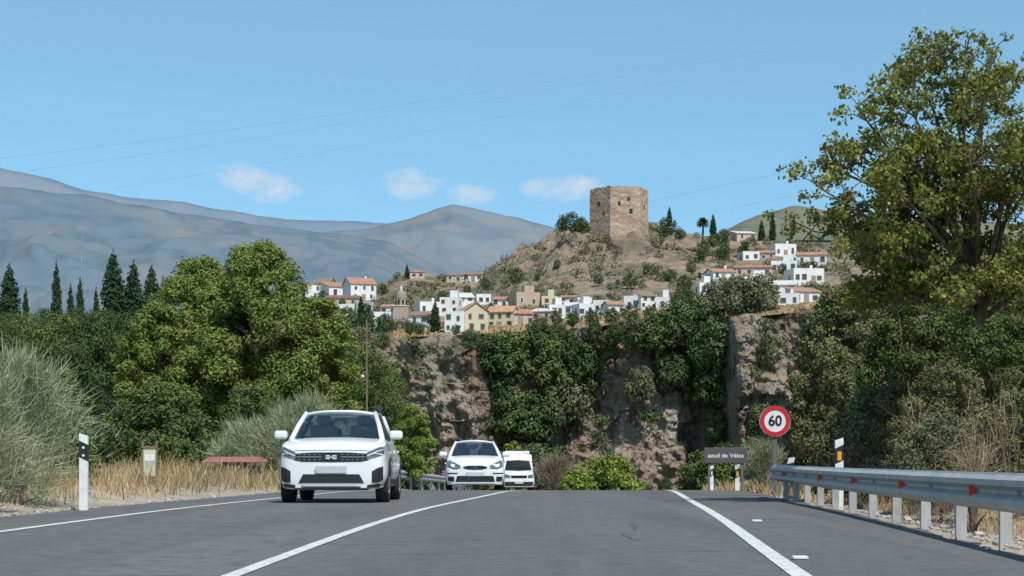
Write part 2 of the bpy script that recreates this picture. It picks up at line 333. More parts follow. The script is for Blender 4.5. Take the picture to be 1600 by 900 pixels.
for j in range(rows):
    t=j/(rows-1)
    for p in pxs:
        D0=ip(DC,p)+2; x=PX(p,D0); zt=PZ(ip(TOP,p),D0)+1.6*noise.noise(Vector((x*.2,0,6))); z=zt+(-15-zt)*t
        k=math.sin(math.pi*t)**.35 if 0<t<1 else 0
        q=Vector((x*.09,z*.05,2.)); d=noise.fractal(q,1,2,6)*5.0-abs(noise.noise(Vector((x*.22,z*.06,5))))*5.5+noise.fractal(Vector((x*.5,z*.5,8)),1,2,5)*1.5
        d+=1.2*math.floor(2*noise.noise(Vector((x*.06,z*.14,11)))+.5)
        V.append((x+noise.noise(q*3)*k*.8,D0-7*t+d*k,z))
Fc=[(j*n+i,(j+1)*n+i,(j+1)*n+i+1,j*n+i+1) for j in range(rows-1) for i in range(n-1)]
cm=pm('cliff_rock',(.25,.19,.145),.95,n=[((.17,.105,.075),(.05,.05,.03),.42,.58),((.35,.295,.24),(.12,.12,.05),.5,.66),((.06,.048,.04),(.5,.5,.12),.57,.68),((.1,.1,.055),(.06,.06,.03),.55,.67)],bump=1,bs=.6)
struct(raw('cliff',V,Fc,cm,smooth=False))
# ================= FOLIAGE GENERATORS =================
def unit(a): return a/np.maximum(np.linalg.norm(a,axis=1,keepdims=True),1e-6)
def leaves(rs,cl,n,size,up=.35,jit=.7,fill=.55,asp=.6):
    c=np.array([k[0] for k in cl]); r=np.array([k[1] for k in cl]); w_=r**2; w_/=w_.sum()
    i=rs.choice(len(cl),n,p=w_); d=unit(rs.normal(size=(n,3))); rad=r[i]*(fill+(1.08-fill)*rs.random(n)**.6)
    P=c[i]+d*rad[:,None]*np.array([1,1,.8])
    N=unit(d+np.array([0,0,up])+rs.normal(size=(n,3))*jit*.5); A=unit(np.cross(N,rs.normal(size=(n,3)))); B=np.cross(N,A)
    s=(size*(.6+.8*rs.random(n)))[:,None]*.5; A=A*s; B=B*s*asp
    return np.stack([P-A*.9-B*.3,P+B*-1.0,P+A,P+B],1).reshape(-1,3)
def crown(rs,H0,H1,prof,nc,rc):
    cl=[]
    for k in range(nc):
        t=(k+.5)/nc; t=min(.98,max(0.02,t+rs.uniform(-.05,.05))); Rr=np.interp(t,[p[0] for p in prof],[p[1] for p in prof])
        a=k*2.39996+rs.uniform(-.5,.5); q=Rr*(.3+.72*rs.random()**.5)
        cl.append(((q*math.cos(a),q*math.sin(a),H0+(H1-H0)*t),rc*(.55+.8*rs.random())*(.55+.45*Rr/max(p[1] for p in prof))))
    return cl
def trunkmesh(rs,H,r,cl,nl=6,lean=.03):
    mb=MB(); P=[];x=y=0
    for k in range(7): P.append((x,y,H*k/6)); x+=rs.uniform(-lean,lean)*H/3; y+=rs.uniform(-lean,lean)*H/3
    mb.tube(P,[r*(1-.12*k) for k in range(7)],8)
    idx=rs.choice(len(cl),min(nl,len(cl)),replace=False)
    for i in idx:
        c=Vector(cl[i][0]); s=Vector(P[3])+(Vector(P[6])-Vector(P[3]))*rs.random(); m=(s+c)/2+Vector((0,0,-.1*(c-s).length))
        mb.tube([s,m,c],[r*.45,r*.3,r*.1],5)
    return mb
def tree(name,seed,H,W,leaf,nleaf,mat,nc=26,prof=None,tf=.55,h0=.15,rc=.24,up=.35,loc=(0,0,0),trunk=.03,fill=.5,asp=.6,jit=.7):
    rs=np.random.RandomState(seed); prof=prof or [(0,.55),(.25,.95),(.55,1),(.8,.75),(1,.25)]
    prof=[(a,b*W/2*.82) for a,b in prof]; cl=crown(rs,H*h0,H*.95,prof,nc,W*rc)
    root=empty(name,loc); trunkmesh(rs,H*tf,H*trunk,cl).build('trunk',M['bark'],root,True)
    quads('crown',leaves(rs,cl,nleaf,leaf,up,jit,fill=fill,asp=asp),M[mat],root); return root
def cypress(seed,H,W,leaf,n,loc=(0,0,0)):
    rs=np.random.RandomState(seed); cl=[]
    for k in range(90):
        t=k/89; Rr=W/2*np.interp(t,[0,.08,.3,.6,.85,1],[.6,.95,1,.8,.42,.06]); a=rs.uniform(0,6.28); q=Rr*.28
        cl.append(((q*math.cos(a),q*math.sin(a),H*(.04+.94*t)),max(.05*W,Rr*.72)))
    root=empty('cypress_tree',loc); MB().tube([(0,0,0),(0,0,H*.5),(0,0,H*.85)],[W*.09,W*.06,W*.02],7).build('trunk',M['bark'],root)
    quads('crown',leaves(rs,cl,n,leaf,.5,asp=.5),M['cypress'],root); return root
PR={}
def get(kind):
    return {'cyp1':(lambda:cypress(3,9,2.2,.35,4200),9),'cyp2':(lambda:cypress(8,9,2.7,.38,4600),9),
        'cl1':(lambda:tree('cliff_tree',11,8,8,.5,3600,'cliffleaf',30,rc=.18),8),'cl2':(lambda:tree('cliff_tree',12,8,7,.5,3600,'darkleaf',30,rc=.18),8),
        'cl3':(lambda:tree('cliff_tree',13,8,8.5,.5,3200,'olive',26,up=.5,rc=.18),8),'cl4':(lambda:tree('cliff_tree',14,8,6.5,.5,3400,'midleaf',26,rc=.18),8),
        'dk1':(lambda:tree('broadleaf_tree',21,11,10,.26,16000,'darkleaf',50,rc=.16),11),'dk2':(lambda:tree('broadleaf_tree',22,11,11,.26,16000,'midleaf',50,rc=.16),11),
        'hl1':(lambda:tree('hill_tree',31,6,7,.5,1500,'darkleaf',20,rc=.19),6),'hl2':(lambda:tree('hill_tree',32,6,6,.5,1500,'cliffleaf',18,rc=.19),6)}[kind]
def put(kind,px,yb,D,hpx,label,cat='tree',group=None,wf=1.,z=None,rz=None):
    mk,H=get(kind); s=hpx*D/F/H; loc=(PX(px,D),D,PZ(yb,D) if z is None else z); rz=rz if rz is not None else (px*1.7)%6.28
    if kind not in PR: r=mk(); PR[kind]=r; r.location=loc; r.rotation_euler=(0,0,rz); r.scale=(s*wf,s*wf,s)
    else: r=dup(PR[kind],loc,rz,(s*wf,s*wf,s))
    if 'group' in r: del r['group']
    return tag(r,label,cat,group)
ORD=['leftmost','second from the left','third from the left','fourth from the left','fifth from the left','sixth from the left','seventh from the left','eighth from the left','ninth from the left','tenth from the left']
def ordn(i): return ORD[i] if i<10 else f'number {i+1} from the left'
def row(items,base,cat,group,Dfn,kinds):
    items=sorted(items)
    for i,it in enumerate(items):
        px,yb,h=it[:3]; k=kinds[(i*7+int(px))%len(kinds)] if len(it)<4 else it[3]
        put(k,px,yb,Dfn(px,yb),h,f'{base}, {ordn(i)}',cat,group,wf=.85+.3*((px*13)%10)/10)
cf=lambda px,yb: ip(DC,px)-3
row([(766,592,72),(796,606,88),(828,590,78),(855,625,96),(884,590,76),(905,606,76),(1002,556,62),(1026,562,70),(1052,548,76),(1078,556,88),(1104,570,96),(1124,588,92),(735,548,34),(870,540,38),(835,535,32),(965,535,34),(930,545,44)],
 'dark green tree along the upper edge of the gorge cliff','tree','trees along the upper edge of the gorge cliff',cf,['cl1','cl2','cl4','cl1'])
row([(776,655,74),(796,695,86),(826,705,96),(852,680,84),(882,664,76),(1000,630,60),(1048,615,66),(1088,630,84),(1118,655,90),(1122,705,60),(1060,700,36),(905,735,40)],
 'shaded tree halfway down the gorge cliff','tree','trees halfway down the gorge cliff',cf,['cl2','cl1','cl3','cl4'])
row([(742,775,44),(790,775,70),(842,770,78),(878,775,54),(1106,775,64),(1140,760,70),(1175,765,80),(1040,778,32)],
 'bushy tree at the foot of the gorge cliff','tree','trees at the foot of the gorge cliff',lambda a,b: ip(DC,a)-16,['cl2','cl1','cl3'])
row([(600,548,28),(590,610,40),(565,560,50)],'small tree on the left end of the cliff','tree','trees on the left end of the cliff',cf,['cl1','cl3'])
row([(1122,500,64),(1152,500,70),(1188,494,68)],'olive green tree on the clifftop below the right hand houses','tree','trees on the clifftop below the right hand houses',lambda a,b: ip(DC,a)+6,['cl3'])
row([(1190,690,60),(1268,640,60),(1290,600,120),(1296,540,80)],'green tree against the right end of the cliff','tree','trees against the right end of the cliff',lambda a,b: ip(DC,a)-8,['cl1','cl4'])
# ================= BUILDINGS =================
def house(x0,x1,yt,yb,roof,wc,rc,nc,nr,yaw,label,cat='house',group='houses of the hillside village',door=False):
    px=(x0+x1)/2; _,D,z=hillpt(px,yb); s=D/F; W=(x1-x0)*s*.95; H=(yb-yt)*s*(.86+.14*((px*7)%5)/4); dep=max(5,min(9,W)); x=PX(px,D); yaw=yaw*1.9
    root=empty('village_house',(x,D,z),R(yaw)); tag(root,label,cat,group)
    rh={'flat':.35,'gable':min(1.8,H*.3),'gablef':min(2.2,H*.3),'shed':min(1.6,H*.35),'hip':min(1.8,H*.32)}[roof]
    hw=H-rh if roof!='flat' else H-.35
    mb=MB(); mb.box((0,dep/2,(hw-2.5)/2),(W,dep,hw+2.5)); w2=W/2; e=.25
    if roof=='gable': mb.add([(-w2,0,hw),(-w2,dep,hw),(-w2,dep/2,hw+rh-.12),(w2,0,hw),(w2,dep,hw),(w2,dep/2,hw+rh-.12)],[(0,2,1),(3,4,5)])
    if roof=='gablef': mb.add([(-w2,0,hw),(w2,0,hw),(0,0,hw+rh-.12),(-w2,dep,hw),(w2,dep,hw),(0,dep,hw+rh-.12)],[(0,1,2),(3,5,4)])
    if roof=='shed': mb.add([(-w2,dep,hw),(w2,dep,hw),(w2,dep,hw+rh-.1),(-w2,dep,hw+rh-.1),(-w2,0,hw),(w2,0,hw)],[(0,3,2,1),(4,3,0),(5,1,2)])
    mb.build('wall',M['w_'+wc],root)
    rb=MB(); T=.12
    def slab(P): 
        up=[(p[0],p[1],p[2]+T) for p in P]; k=len(P); rb.add(P+up,[tuple(range(k))[::-1],tuple(range(k,2*k))]+[(i,(i+1)%k,k+(i+1)%k,k+i) for i in range(k)])
    if roof=='gable': slab([(-w2-e,-e,hw-.1),(w2+e,-e,hw-.1),(w2+e,dep/2,hw+rh-.1),(-w2-e,dep/2,hw+rh-.1)]); slab([(-w2-e,dep/2,hw+rh-.1),(w2+e,dep/2,hw+rh-.1),(w2+e,dep+e,hw-.1),(-w2-e,dep+e,hw-.1)])
    elif roof=='gablef': slab([(-w2-e,-e,hw-.1),(0,-e,hw+rh-.1),(0,dep+e,hw+rh-.1),(-w2-e,dep+e,hw-.1)]); slab([(0,-e,hw+rh-.1),(w2+e,-e,hw-.1),(w2+e,dep+e,hw-.1),(0,dep+e,hw+rh-.1)])
    elif roof=='shed': slab([(-w2-e,-e,hw-.05),(w2+e,-e,hw-.05),(w2+e,dep+e,hw+rh),(-w2-e,dep+e,hw+rh)])
    elif roof=='hip':
        i=min(w2*.8,dep/2); zt=hw+rh-.05; zb=hw-.05; a=(-w2-e,-e,zb);b=(w2+e,-e,zb);c=(w2+e,dep+e,zb);d=(-w2-e,dep+e,zb);l=(-w2+i,dep/2,zt);r_=(w2-i,dep/2,zt)
        rb.add([a,b,c,d,l,r_],[(0,1,5,4),(1,2,5),(2,3,4,5),(3,0,4),(0,3,2,1)])
    else:
        for (cx_,cy_,sx,sy) in [(0,.1,W+.06,.2),(0,dep-.1,W+.06,.2),(-w2+.1,dep/2,.2,dep-.4),(w2-.1,dep/2,.2,dep-.4)]: rb.box((cx_,cy_,hw+.16),(sx,sy,.34))
        if int(px)%2: rb.box((w2*.35,dep*.6,hw+.95),(W*.4,dep*.45,1.9))
    ro=rb.build('roof',M['r_'+rc] if roof!='flat' else M['w_'+wc],root)
    if (int(px)*3)%4==0 and W>4: MB().box((w2*.5,dep*.55,hw+rh*.6+.5),(.5,.5,1.3)).build('chimney',M['w_'+wc],ro)
    rg=random.Random(int(px*7+yb))
    fh=hw/max(1,nr)
    for j in range(nr):
        for i in range(nc):
            wx=-w2+W*(i+.5)/nc+rg.uniform(-.3,.3); wz=fh*(j+.5)+rg.uniform(-.1,.3); ww=min(.9,W/nc*.5)*rg.uniform(.5,1.1); wh=min(1.3,fh*.5)*rg.uniform(.65,1.1)
            if door and j==0 and i==nc//2:
                MB().box((wx,-.03,min(1.1,fh*.4)),(1,.07,min(2.1,fh*.8))).build('door',M['frame'],root); continue
            f=MB(); t=.08
            for (a,b,c,d) in [(wx,wz+wh/2+t/2,ww+2*t,t),(wx,wz-wh/2-t/2,ww+2*t,t),(wx-ww/2-t/2,wz,t,wh),(wx+ww/2+t/2,wz,t,wh)]: f.box((a,-.03,b),(c,.08,d))
            fo=f.build('window',M['frame'] if wc in 'wcp' else M['w_w'],root); MB().box((wx,-.005,wz),(ww,.03,wh)).build('pane',M['pane'],fo)
    sx=1 if (x<0) else -1
    for j in range(nr):
        wz=fh*(j+.5)+.1; wh=min(1.1,fh*.45); f=MB(); f.box((sx*(w2+.015),dep*.45,wz),(.05,1.0,wh+.16)); fo=f.build('window',M['frame'],root); MB().box((sx*(w2+.045),dep*.45,wz),(.02,.84,wh)).build('pane',M['pane'],fo)
    return root
HS=[
(464,492,435,458,'hip','t','br',2,1,10,'tan house with brown hipped roof at the far left of the village'),
(489,516,432,462,'gable','t','br',2,1,-8,'brown roofed tan house second from the left of the village'),
(512,549,438,468,'shed','w','te',2,1,14,'white house with long sloping orange tiled roof left of the tall white house'),
(546,590,428,470,'gable','w','te',3,2,12,'tall two storey white house with terracotta roof, highest in the left cluster'),
(508,562,456,480,'gable','p','dr',3,1,2,'wide low house with dark red roof below the tall white house'),
(512,556,474,498,'flat','w','te',3,1,-4,'flat roofed white house at the bottom of the left cluster'),
(466,500,452,468,'flat','w','te',2,1,5,'low white house below the tan hipped roof house'),
(556,584,468,490,'flat','g','te',2,1,5,'small grey flat house below the tall white house'),
(583,622,486,508,'flat','w','te',3,1,4,'low flat white house immediately left of the domed church'),
(594,620,474,490,'gable','w','te',2,1,-5,'small red roofed white house above the low flat house left of the church'),
(636,672,484,510,'gable','w','br',2,1,-10,'white house with brown roof immediately right of the domed church'),
(655,690,470,492,'flat','w','te',2,1,8,'square white house behind the cypress right of the church'),
(686,716,462,492,'flat','w','te',2,2,-6,'tall white cube house left of the cream gabled house, upper one'),
(712,742,456,484,'gable','w','wh',2,2,10,'pale roofed white house above the cream gabled house'),
(694,726,480,522,'flat','w','te',2,2,0,'white two storey house touching the left side of the cream gabled house'),
(724,764,470,519,'gablef','c','or',2,2,9,'cream gabled house with orange roof and small dark windows on the clifftop'),
(744,768,458,474,'flat','w','te',2,1,5,'small flat white house peeping over the cream gabled house'),
(768,796,462,480,'gable','w','te',2,1,-5,'small white house with red roof above the yellowish house'),
(760,802,474,512,'gable','c','or',3,2,-8,'yellowish house with orange roof right of the cream gabled house'),
(784,834,480,510,'gable','p','te',4,1,6,'long pinkish house with terracotta roof above the clifftop'),
(805,846,456,482,'flat','t','te',2,1,10,'plain tan block house with two windows in the middle of the village'),
(828,862,476,500,'shed','p','wh',2,1,-8,'pinkish house with pale sloping roof right of the plain tan block'),
(858,884,474,497,'flat','w','te',2,1,4,'small white house at the left end of the long white row'),
(882,906,470,494,'gable','w','wh',2,1,-4,'white house with pale gable roof second in the long white row'),
(904,930,474,496,'flat','w','te',2,1,9,'low flat white house third in the long white row'),
(926,950,466,490,'flat','w','te',2,1,-9,'white house fourth in the long white row'),
(950,976,466,492,'gable','w','te',2,1,6,'white house with red gable roof in the long white row'),
(974,1002,459,486,'flat','w','te',2,1,-8,'white flat house right of the red gable in the long white row'),
(1000,1028,450,484,'shed','w','br',2,2,8,'taller white house near the right end of the long white row'),
(1024,1046,460,486,'flat','w','te',1,1,-5,'white house at the right end of the long white row'),
(846,872,462,478,'flat','c','te',2,1,4,'small cream flat house above the left end of the long white row'),
(874,900,460,474,'gable','w','te',2,1,-6,'small red roofed house above the second house of the long white row'),
(902,926,464,477,'flat','w','te',2,1,5,'small white house above the third house of the long white row'),
(697,724,424,442,'hip','t','br',2,1,6,'brown roofed house on the small hilltop behind the village'),
(722,754,422,440,'gable','w','br',3,1,-4,'white house with brown roof on the small hilltop behind the village'),
(640,664,420,434,'hip','p','te',2,1,6,'tiny house with red roof above the domed church'),
(1092,1118,438,462,'flat','w','te',2,1,6,'white house at the left edge of the right hand cluster'),
(1096,1116,422,436,'gable','w','te',1,1,0,'tiny red roofed white house above the left edge of the right hand cluster'),
(1112,1152,418,440,'gable','w','te',3,1,8,'white house with red roof, upper left of the right hand cluster'),
(1118,1150,438,456,'flat','w','te',2,1,-4,'flat white house below the upper left red roof of the right cluster'),
(1148,1208,410,430,'gable','p','te',4,1,-4,'very long pink house with red tiled roof in the right hand cluster'),
(1150,1184,358,377,'shed','p','wh',2,1,6,'pale pinkish house on the ridge right of the castle'),
(1160,1188,392,408,'flat','w','te',2,1,5,'small flat white house above the very long pink house'),
(1184,1212,388,406,'gable','t','te',2,1,-5,'small tan house with red roof left of the large dark windowed house'),
(1210,1246,378,404,'flat','w','te',3,1,6,'large white house with dark windows at the top of the right hand cluster'),
(1243,1292,390,414,'gable','w','te',3,1,-6,'white house with red roof beside the big tree, top of the right hand cluster'),
(1204,1246,404,426,'flat','w','te',3,1,-4,'white terrace house below the large white house with dark windows'),
(1238,1290,418,446,'flat','w','te',4,1,5,'wide white house with four windows beside the big tree'),
(1160,1206,430,452,'flat','w','te',3,1,4,'white house below the very long pink house'),
(1176,1208,448,468,'gable','w','te',2,1,-6,'red roofed white house low in the middle of the right hand cluster'),
(1206,1244,432,464,'gable','w','wh',2,2,-6,'tall white house with pale roof in the middle of the right hand cluster'),
(1240,1284,446,474,'shed','w','te',3,1,7,'white house with red sloping roof at the bottom of the right hand cluster'),
(1214,1250,458,480,'flat','w','te',2,1,0,'lowest flat white house of the right hand cluster'),
]
for h in HS: house(*h,door=(h[7]>=3))
# castle
D=486; s=F/D; Rr=92/s/1.97; cx_=PX(968,D); zb=PZ(357,D); Ht=(357-295)/s
root=empty('castle_tower',(cx_,D+2,zb),R(-20)); tag(root,'brown stone castle keep standing on the hilltop above the village','castle')
V=[];Fc=[]; sub=14
cor=[(Rr*math.sin(2*math.pi*k/6),-Rr*math.cos(2*math.pi*k/6)) for k in range(6)]
per=[]
for k in range(6):
    a,b=cor[k],cor[(k+1)%6]
    for i in range(sub): t=i/sub; per.append((a[0]+(b[0]-a[0])*t,a[1]+(b[1]-a[1])*t))
Np=len(per); lev=24
for j in range(lev+1):
    for i,(a,b) in enumerate(per):
        z=Ht*j/lev; f=1+.02*(1-j/lev); nn=noise.fractal(Vector((a*.7,b*.7,z*.8)),1,2,3)*.07
        if j==lev: z+=noise.noise(Vector((a*.9,b*.9,9)))*.35+.2*round(noise.noise(Vector((a*2,b*2,3))))
        if j==0: z=-6
        L=math.hypot(a,b); V.append((a*f*(1+nn/L),b*f*(1+nn/L),z))
for j in range(lev):
    for i in range(Np): Fc.append((j*Np+i,j*Np+(i+1)%Np,(j+1)*Np+(i+1)%Np,(j+1)*Np+i))
k=len(V)
V+=[(a*.86,b*.86,Ht-.6) for a,b in per]
for i in range(Np): Fc.append((lev*Np+i,lev*Np+(i+1)%Np,k+(i+1)%Np,k+i))
Fc.append(tuple(range(k,k+Np)))
raw('wall',V,Fc,M['stonecastle'],root)
def onface(f,t,z,w_,h_):
    a,b=Vector((*cor[f],0)),Vector((*cor[(f+1)%6],0)); p=a+(b-a)*t; nrm=Vector(((a+b).x,(a+b).y,0)).normalized(); ang=math.atan2((b-a).y,(b-a).x)
    MB().box(p+nrm*.1+Vector((0,0,z)),(w_,.16,h_),ang).build('window',M['hole'],root)
for (f,t,z,w_,h_) in [(5,.45,6.2,.7,1.2),(5,.7,3.5,.5,.8),(0,.3,6.0,.6,1.0),(0,.62,7.2,.6,.8),(0,.7,4,.8,1.2),(1,.5,5.5,.6,.9)]: onface(f,t,z,w_,h_)
# church
_,D,_z=hillpt(626,505); s=F/D; x=PX(626,D)
root=empty('church',(x,D,PZ(508,D))); tag(root,'church with a small domed bell tower among the white houses','church')
m=pm('church_stone',(.42,.34,.27),.9); u1=1/s
MB().box((0,2,10*u1),(24*u1,24*u1,40*u1)).build('tower_base',m,root)
MB().box((0,2,30.5*u1),(26*u1,26*u1,1.5*u1)).build('cornice',M['w_c'],root)
dr=MB().lathe([(9*u1,31.3*u1),(9*u1,43*u1),(9.8*u1,43.5*u1),(9.8*u1,45*u1),(0.01,45*u1)],(0,2,0),n=8).build('belfry',m,root)
for k in range(8):
    a=(k+.5)*math.pi/4; MB().box((math.cos(a)*8.4*u1,2+math.sin(a)*8.4*u1,37*u1),(.25,3*u1,7*u1),a).build('arch_opening',M['hole'],dr)
MB().lathe([(9*u1*math.cos(t),45.05*u1+11*u1*math.sin(t)) for t in np.linspace(0,1.5,8)],(0,2,0),n=16).build('dome',pm('dome_tile',(.3,.25,.22),.8),root,True)
MB().lathe([(1.6*u1,55*u1),(1.6*u1,60*u1),(.2*u1,63*u1),(.01,64*u1)],(0,2,0),n=8).build('lantern',M['w_w'],root)
MB().box((-16*u1,6,2*u1),(22*u1,8,28*u1)).build('nave',M['w_w'],root)
# hill trees
row([(893,364,32,'hl1'),(878,362,22,'hl2'),(908,366,26,'hl1'),(1043,370,30,'hl1'),(1062,376,20,'hl2'),(1130,384,26,'hl1'),(1115,388,24,'hl2'),(1165,392,18,'hl2')],'rounded green tree near the castle on the ridge','tree','trees near the castle on the ridge',lambda a,b: 470,['hl1'])
row([(808,446,28,'hl1'),(870,420,16,'hl2'),(760,455,20,'hl1'),(935,445,18,'hl2'),(985,450,22,'hl1'),(1010,430,18,'hl2'),(1070,455,26,'hl1'),(1070,480,34,'hl2'),(1095,410,24,'hl2'),(1046,440,20,'hl1'),(730,460,16,'hl2'),(840,440,14,'hl2'),(1100,402,26,'hl1'),(1130,408,28,'hl1'),(1160,400,18,'hl2'),(1080,430,22,'hl1')],'small dark tree on the dry slope below the castle','tree','trees on the dry slope below the castle',lambda a,b: hillpt(a,b)[1],['hl1'])
row([(604,522,32,'hl1'),(578,526,38,'hl1'),(654,524,22,'hl2'),(640,524,24,'hl2'),(712,524,18,'hl2'),(846,520,28,'hl2'),(870,508,22,'hl1'),(895,512,26,'hl2'),(925,508,24,'hl1'),(955,506,26,'hl2'),(985,502,26,'hl1'),(1015,500,24,'hl2'),(545,520,40,'hl1'),(1080,496,40,'hl1'),(1060,490,36,'hl2')],'garden tree at the lower edge of the village','tree','garden trees at the lower edge of the village',lambda a,b: hillpt(a,b+2)[1]-5,['hl1'])
row([(600,462,18,'hl1'),(1222,430,18,'hl1'),(1190,440,14,'hl2'),(505,470,16,'hl1'),(534,482,16,'hl2'),(572,494,20,'hl1'),(672,508,18,'hl2'),(692,470,16,'hl1'),(768,484,12,'hl2'),(800,476,16,'hl1'),(852,488,14,'hl2'),(918,484,12,'hl1'),(964,480,14,'hl2'),(1120,466,20,'hl1'),(1152,450,16,'hl2'),(1204,456,14,'hl1'),(1236,420,14,'hl2'),(1262,462,16,'hl1')],'little tree standing between the village houses','tree','little trees between the village houses',lambda a,b: hillpt(a,b+3)[1]-3,['hl1'])
for (px,yt,yb,lab) in [(680,468,522,'tall dark cypress in front of the white houses right of the church'),(564,460,503,'dark cypress below the tall white house'),(1046,322,350,'thin cypress just right of the castle'),(1114,333,368,'cypress on the ridge right of the palm like tree'),(1190,342,376,'left one of two cypresses on the ridge above the long pink house'),(1207,332,376,'right and taller one of two cypresses on the ridge above the long pink house'),(636,412,436,'tiny cypress on the small hilltop above the church')]:
    D=hillpt(px,yb)[1]; put('cyp1' if px%2 else 'cyp2',px,yb+3,D,yb-yt+3,lab,wf=1.1)
rs=np.random.RandomState(77)
root=empty('palm_tree',(PX(1098,470),470,PZ(372,470))); MB().tube([(0,0,-1),(.1,0,2.5),(0,0,4)],[.3,.25,.2],7).build('trunk',M['bark'],root)
Q=[]
for k in range(700):
    a=rs.uniform(0,6.28); e=rs.uniform(-.6,1.2); L=rs.uniform(.8,1.9); d=np.array([math.cos(a)*math.cos(e),math.sin(a)*math.cos(e),math.sin(e)]); p=np.array([0,0,4.2]); q=p+d*L; sd=np.cross(d,[0,0,1])*.12; Q+= [p-sd*.5,p+sd*.5,q+sd-np.array([0,0,.3*L]),q-sd-np.array([0,0,.3*L])]
quads('crown',Q,M['midleaf'],root); tag(root,'round headed palm on the ridge between the castle and the cypresses','tree')
rs=np.random.RandomState(5); cl=[]
for k in range(3200):
    p=rs.uniform(560,1330); v_=rs.uniform(.1,1.0)
    if noise.noise(Vector((p*.02,v_*6,0)))+rs.uniform(-.42,.36)<0: continue
    D,y=hill(p,v_); cl.append(((PX(p,D),D-1,PZ(y,D)+.2),rs.uniform(.4,1.5)))
o=quads('hill_scrub',leaves(rs,cl,48000,.5),M['scrub']); tag(o,'dry olive and brown scrub scattered over the castle hill','scrub'); o['kind']='stuff'
cl=[]
for k in range(900):
    p=rs.uniform(560,1320); j=rs.uniform(0.02,1)
    if noise.noise(Vector((p*.018,j*3,4)))+rs.uniform(-.5,.17)<0: continue
    D0=ip(DC,p)+2; zt=PZ(ip(TOP,p),D0); cl.append(((PX(p,D0),D0-7*j-.8,zt+(-15-zt)*j),rs.uniform(.5,1.8)))
o=quads('cliff_ivy',leaves(rs,cl,22000,.5),M['cliffleaf']); tag(o,'ivy and shrubs hanging over the cliff rock','ivy'); o['kind']='stuff'
Q=[]
for k in range(9000):
    p=rs.uniform(585,1290) if k%3 else rs.uniform(1140,1260); v_=rs.uniform(0,.1)
    D,y=hill(p,v_); b=np.array([PX(p,D),D-.5,PZ(y,D)-.1]); h=rs.uniform(.2,.7); sx=rs.uniform(.06,.18); Q+=[b+[-sx,0,0],b+[sx,0,0],b+[sx*.3+rs.uniform(-.3,.3),0,h],b+[-sx*.3,0,h]]
o=quads('clifftop_grass',Q,M['drygrass']); tag(o,'yellow dry grass along the top of the cliff','grass'); o['kind']='stuff'
# ================= LEFT TREES =================
cy=sorted([(15,408,505),(40,446,505),(88,405,500),(110,440,505),(125,430,500),(177,387,500),(208,404,500),(237,411,500),(255,428,500),(150,446,505)])
nm=['tall cypress at the left edge of the photo','short thin cypress right of the leftmost one','tall narrow cypress standing alone left of the mast','short cypress between the lone tall one and the mast','slim cypress just below the mast','low cypress in the gap right of the mast','tallest cypress, its tip highest in the left group','cypress immediately right of the tallest one','wide cypress beside the pine','short cypress half hidden by the pine']
for i,(px,yt,yb) in enumerate(cy): put('cyp2' if i in (0,6,7,8) else 'cyp1',px,yb+25,205,yb-yt+25,nm[i],wf=1.1 if i in (0,6,7,8) else .7,group='cypresses on the left skyline')
row([(-30,640,150),(35,620,130),(95,640,150),(150,650,165),(60,700,140),(130,720,150),(200,640,150),(235,600,115),(10,560,72),(70,560,78),(165,560,76),(215,560,62),(120,570,90)],'dark broadleaf tree in the mass below the cypresses','tree','dark trees below the cypresses on the left',lambda a,b: 120 if b>600 else 170,['dk1','dk2','dk1'])
row([(600,690,120),(565,680,140),(648,760,60),(200,760,110),(520,700,160)],'dark tree behind the pine and the oncoming cars','tree','dark trees behind the pine',lambda a,b: 125,['dk1','dk2'])
def bigpine(seed,px,yt,yb,D,Wp,n,prof,label,mat='pine',leaf=.19,nc=60,rc=.13):
    s=D/F; zb=G(PX(px,D),D); H=PZ(yt,D)-zb; h0=(PZ(yb,D)-zb)/H
    r=tree('pine_tree',seed,H,Wp*s,leaf,n,mat,nc,prof,.8,h0,rc,.7,(PX(px,D),D,zb),.02,fill=0.1,asp=.36,jit=1.2); return tag(r,label,'tree')
P1=[(0,.8),(.2,1),(.45,.95),(.7,.7),(.9,.38),(1,.1)]
bigpine(41,405,362,640,84,270,90000,P1,'large green pine, tallest tree left of the road',nc=200,rc=.085)
bigpine(42,318,384,660,86,260,70000,P1,'green pine joined to the left side of the tallest pine',nc=170,rc=.085)
bigpine(47,248,462,690,82,190,42000,P1,'leftmost of the joined pines, lower than its neighbours',nc=110,rc=.095)
bigpine(44,497,452,650,84,160,40000,[(0,.8),(.3,1),(.7,.75),(1,.2)],'rounded pine right of the tallest pine',nc=100,rc=.1)
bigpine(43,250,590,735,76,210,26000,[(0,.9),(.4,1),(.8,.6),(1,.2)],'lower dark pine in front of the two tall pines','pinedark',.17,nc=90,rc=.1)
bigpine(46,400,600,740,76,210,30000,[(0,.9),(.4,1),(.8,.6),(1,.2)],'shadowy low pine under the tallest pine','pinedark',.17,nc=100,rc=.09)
bigpine(45,646,630,742,66,84,20000,[(0,.9),(.3,1),(.7,.75),(1,.3)],'small bright green bushy pine between the two white cars','brightleaf',.11,nc=50,rc=.12)
